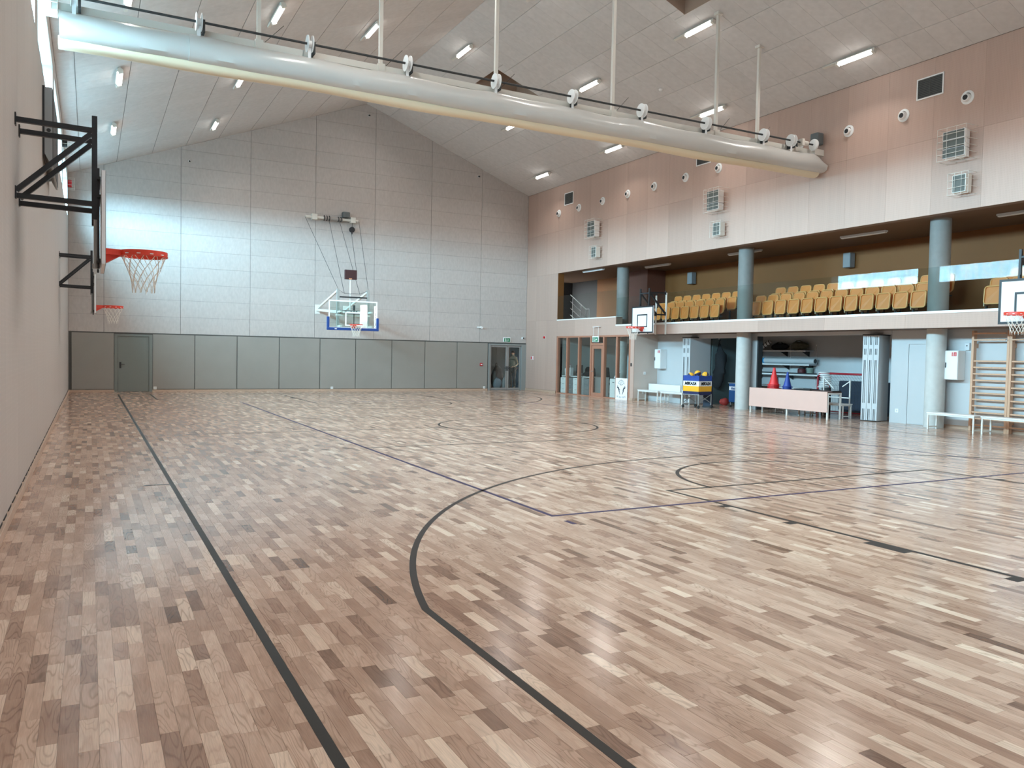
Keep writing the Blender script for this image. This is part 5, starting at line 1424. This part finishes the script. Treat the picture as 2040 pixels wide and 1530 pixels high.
t = thing('bottle_dispenser', 'clear bottle dispenser on the low white cabinet', 'dispenser', (9.38, 9.25, .742)); MB().lathe([(.03, 0), (.035, .02), (.03, .16), (.012, .19), (.012, .24)], n=12).build('bottle', PLGREY, t, smooth=True); MB().box(-.05, .02, -.01, .01, .23, .25).build('pump', DARK, t)
t = thing('office_cupboard', 'pale cupboard standing deep in the office behind the door', 'cupboard', (12.6, 9.6, 0)); MB().box(-.3, .3, -.5, .5, 0, 1.25).build('body', PLGREY, t); MB().box(-.31, -.3, -.49, -.01, .03, 1.22).box(-.31, -.3, .01, .49, .03, 1.22).build('door', PLGREY, t); MB().box(-.2, .2, -.3, .3, 1.25, 1.33).build('paper_box', PAPER, t)
t = thing('bright_partition', 'tall pale partition panel deep in the office behind the third pane', 'partition', (12.1, 12.2, 0)); MB().box(-.03, .03, -.42, .42, .06, 2.15).build('panel', PAPER, t); MB().box(-.035, .035, -.46, -.42, 0, 2.18).box(-.035, .035, .42, .46, 0, 2.18).build('edge_post', DARK, t)
# poster board with bull logo
t = thing('poster_board', 'white poster board with a black bull head logo against the office glazing', 'poster', (XR - .03, 8.43, 0), -PI / 2)
MB().box(-.36, .36, -.012, .012, .0, .79).build('board', PAPER, t)
mb = MB(); Y = -.0135
def P2(pts): mb.prism(pts, 'y', Y - .001, Y + .001)
for s in (-1, 1):
    P2([(s * .27, .46), (s * .15, .45), (s * .14, .41), (s * .24, .41)][::s])                  # ear
    P2([(s * .20, .42), (s * .13, .42), (s * .11, .33), (s * .16, .33)][::s])
    P2([(s * .165, .325), (s * .11, .325), (s * .085, .25), (s * .12, .25)][::s])
    P2([(s * .12, .245), (s * .085, .245), (s * .055, .185), (s * .075, .18)][::s])
    P2([(s * .24, .52), (s * .21, .50), (s * .21, .46), (s * .24, .47)][::s])
    P2([(s * .12, .37), (s * .06, .355), (s * .06, .34), (s * .11, .35)][::s])
mb.build('bull_head', INK, t)
mb = MB()
def arcp(cx, cz, r, a0, a1, w=.012, n=12):
    for i in range(n):
        t0, t1 = a0 + (a1 - a0) * i / n, a0 + (a1 - a0) * (i + 1) / n
        mb.prism([(cx + r * math.cos(t0), cz + r * math.sin(t0)), (cx + (r - w) * math.cos(t0), cz + (r - w) * math.sin(t0)), (cx + (r - w) * math.cos(t1), cz + (r - w) * math.sin(t1)), (cx + r * math.cos(t1), cz + r * math.sin(t1))], 'y', Y - .001, Y + .001)
arcp(0, .54, .19, .15, PI - .15); arcp(0, .70, .17, PI + .55, 2 * PI - .55); arcp(-.17, .56, .14, -.3, 1.0); arcp(.17, .56, .14, PI - 1.0, PI + .3)
mb.box(-.006, .006, Y - .001, Y + .001, .60, .73)
mb.build('half_ball', INK, t, kind='stuff')
mb = MB(); rr = random.Random(9)
for k in range(15):
    if k in (3, 8): continue
    a_ = -.55 + 1.1 * k / 14; x = .27 * math.sin(a_) / math.sin(.55) * .95; z = .135 - .05 * math.cos(a_ * 1.6)
    if rr.random() < .5: mb.box(x - .012, x - .004, Y - .001, Y + .001, z - .03, z + .03); mb.box(x - .004, x + .010, Y - .001, Y + .001, z + .018, z + .03)
    else: mb.box(x - .012, x + .010, Y - .001, Y + .001, z - .03, z - .018); mb.box(x - .004, x + .004, Y - .001, Y + .001, z - .018, z + .03)
mb.build('club_lettering', INK, t, kind='stuff')

# ================================================================== PERSON AND BAGS BEHIND THE GLAZED DOOR
def skin_body(name, m, verts, edges, radii, parent, root=0, sub_=2):
    me = bpy.data.meshes.new(name); me.from_pydata(verts, edges, []); me.materials.append(m)
    o = bpy.data.objects.new(name, me); COL.objects.link(o); o.parent = parent
    md = o.modifiers.new('skin', 'SKIN'); md.use_smooth_shade = True
    for i, r in enumerate(radii):
        sv = me.skin_vertices[0].data[i]; sv.radius = (r, r) if not isinstance(r, tuple) else r; sv.use_root = (i == root)
    s = o.modifiers.new('sub', 'SUBSURF'); s.levels = sub_; s.render_levels = sub_
    return o
per = thing('person', 'person in a beige sweater standing behind the glazed double door', 'person', (8.84, 16.85, 0), .5)
# trunk, arms, legs in one continuous body; faces local -x (towards the bags)
V = [(0, 0, .96), (0, 0, 1.15), (0, 0, 1.36), (-.01, 0, 1.47), (-.02, 0, 1.545), (-.035, 0, 1.62), (-.03, 0, 1.70),
     (0, .10, .90), (-.01, .105, .50), (.03, .105, .09), (-.10, .115, .04),
     (0, -.10, .90), (-.06, -.105, .50), (-.01, -.105, .09), (-.14, -.115, .04),
     (0, .17, 1.41), (.04, .22, 1.14), (-.14, .17, 1.02), (-.21, .14, 1.0),
     (0, -.17, 1.41), (.03, -.23, 1.14), (-.15, -.18, 1.04), (-.22, -.15, 1.03)]
E_ = [(0, 1), (1, 2), (2, 3), (3, 4), (4, 5), (5, 6), (0, 7), (7, 8), (8, 9), (9, 10), (0, 11), (11, 12), (12, 13), (13, 14), (3, 15), (15, 16), (16, 17), (17, 18), (3, 19), (19, 20), (20, 21), (21, 22)]
RR = [(.13, .15), (.12, .145), (.13, .17), (.085, .10), .052, .085, .075, .085, .058, .042, .04, .085, .058, .042, .04, .062, .048, .034, .03, .062, .048, .034, .03]
body = skin_body('body', BEIGEF, V, E_, RR, per)
skin_body('trousers', TROUS, [(0, 0, .97), (0, .10, .90), (-.01, .105, .50), (.03, .105, .12), (0, -.10, .90), (-.06, -.105, .50), (-.01, -.105, .12)], [(0, 1), (1, 2), (2, 3), (0, 4), (4, 5), (5, 6)], [(.14, .16), .095, .068, .055, .095, .068, .055], per)
hd = skin_body('head', SKIN, [(-.03, 0, 1.57), (-.045, 0, 1.63), (-.04, 0, 1.70), (-.135, 0, 1.64)], [(0, 1), (1, 2), (1, 3)], [.052, .088, .082, .016], per)
MB().cyl((-.132, .032, 1.665), (-.118, .032, 1.665), .011, n=8).cyl((-.132, -.032, 1.665), (-.118, -.032, 1.665), .011, n=8).build('eye', BLACK, hd)
MB().box(-.132, -.12, -.025, .025, 1.595, 1.605).build('mouth', mat('lip', (150, 84, 76), .6), hd)
for s in (-1, 1): MB().lathe([(.001, -.012), (.026, -.008), (.026, .008), (.001, .012)], (-.03, s * .092, 1.645), 10, 'y').build('ear', SKIN, hd)
skin_body('hair', HAIR, [(.0, 0, 1.62), (-.02, 0, 1.72), (-.08, 0, 1.745)], [(0, 1), (1, 2)], [.085, .095, .06], per)
for s, wr_ in ((1, (-.23, .13, .995)), (-1, (-.24, -.14, 1.025))):
    x, y, z = wr_
    vs = [(x + .03, y, z), (x - .03, y - s * .01, z)]; es = [(0, 1)]; rs = [.026, .030]
    for k, (dy, L_) in enumerate(((-.030, .055), (-.010, .068), (.010, .062), (.030, .048))):
        b0 = len(vs); vs += [(x - .055, y + dy, z), (x - .055 - L_ * .6, y + dy, z - .012), (x - .055 - L_, y + dy, z - .035)]; es += [(1, b0), (b0, b0 + 1), (b0 + 1, b0 + 2)]; rs += [.010, .009, .008]
    b0 = len(vs); vs += [(x - .02, y - s * .04, z + .01), (x - .055, y - s * .055, z - .005)]; es += [(1, b0), (b0, b0 + 1)]; rs += [.011, .009]
    skin_body('hand', SKIN, vs, es, rs, per, 1, 1)
for s in (.105, -.105): MB().prism([(-.20, .0), (.09, .0), (.09, .09), (-.02, .10), (-.19, .05)], 'y', s - .045, s + .045).build('shoe', BLACKF, per, bevel=.02)
blob('backpack', 'dark backpack heaped behind the first leaf of the glazed door', 'bag', (7.92, 16.75, 0), .28, .22, .95, mat('dark_brown_cloth', (62, 56, 52), .9), 11)
blob('clothes_bag', 'pale blue grey bag on the floor behind the glazed door', 'bag', (7.70, 16.25, 0), .2, .13, .46, mat('blue_grey_cloth', (120, 136, 150), .9), 12)
blob('clothes_bag', 'small grey bag on the floor between the door leaves', 'bag', (8.08, 16.25, 0), .13, .13, .50, mat('grey_cloth', (150, 152, 154), .9), 13)
blob('backpack', 'black bag on the floor behind the second leaf of the glazed door', 'bag', (9.05, 16.28, 0), .22, .18, .58, BLACKF, 14)
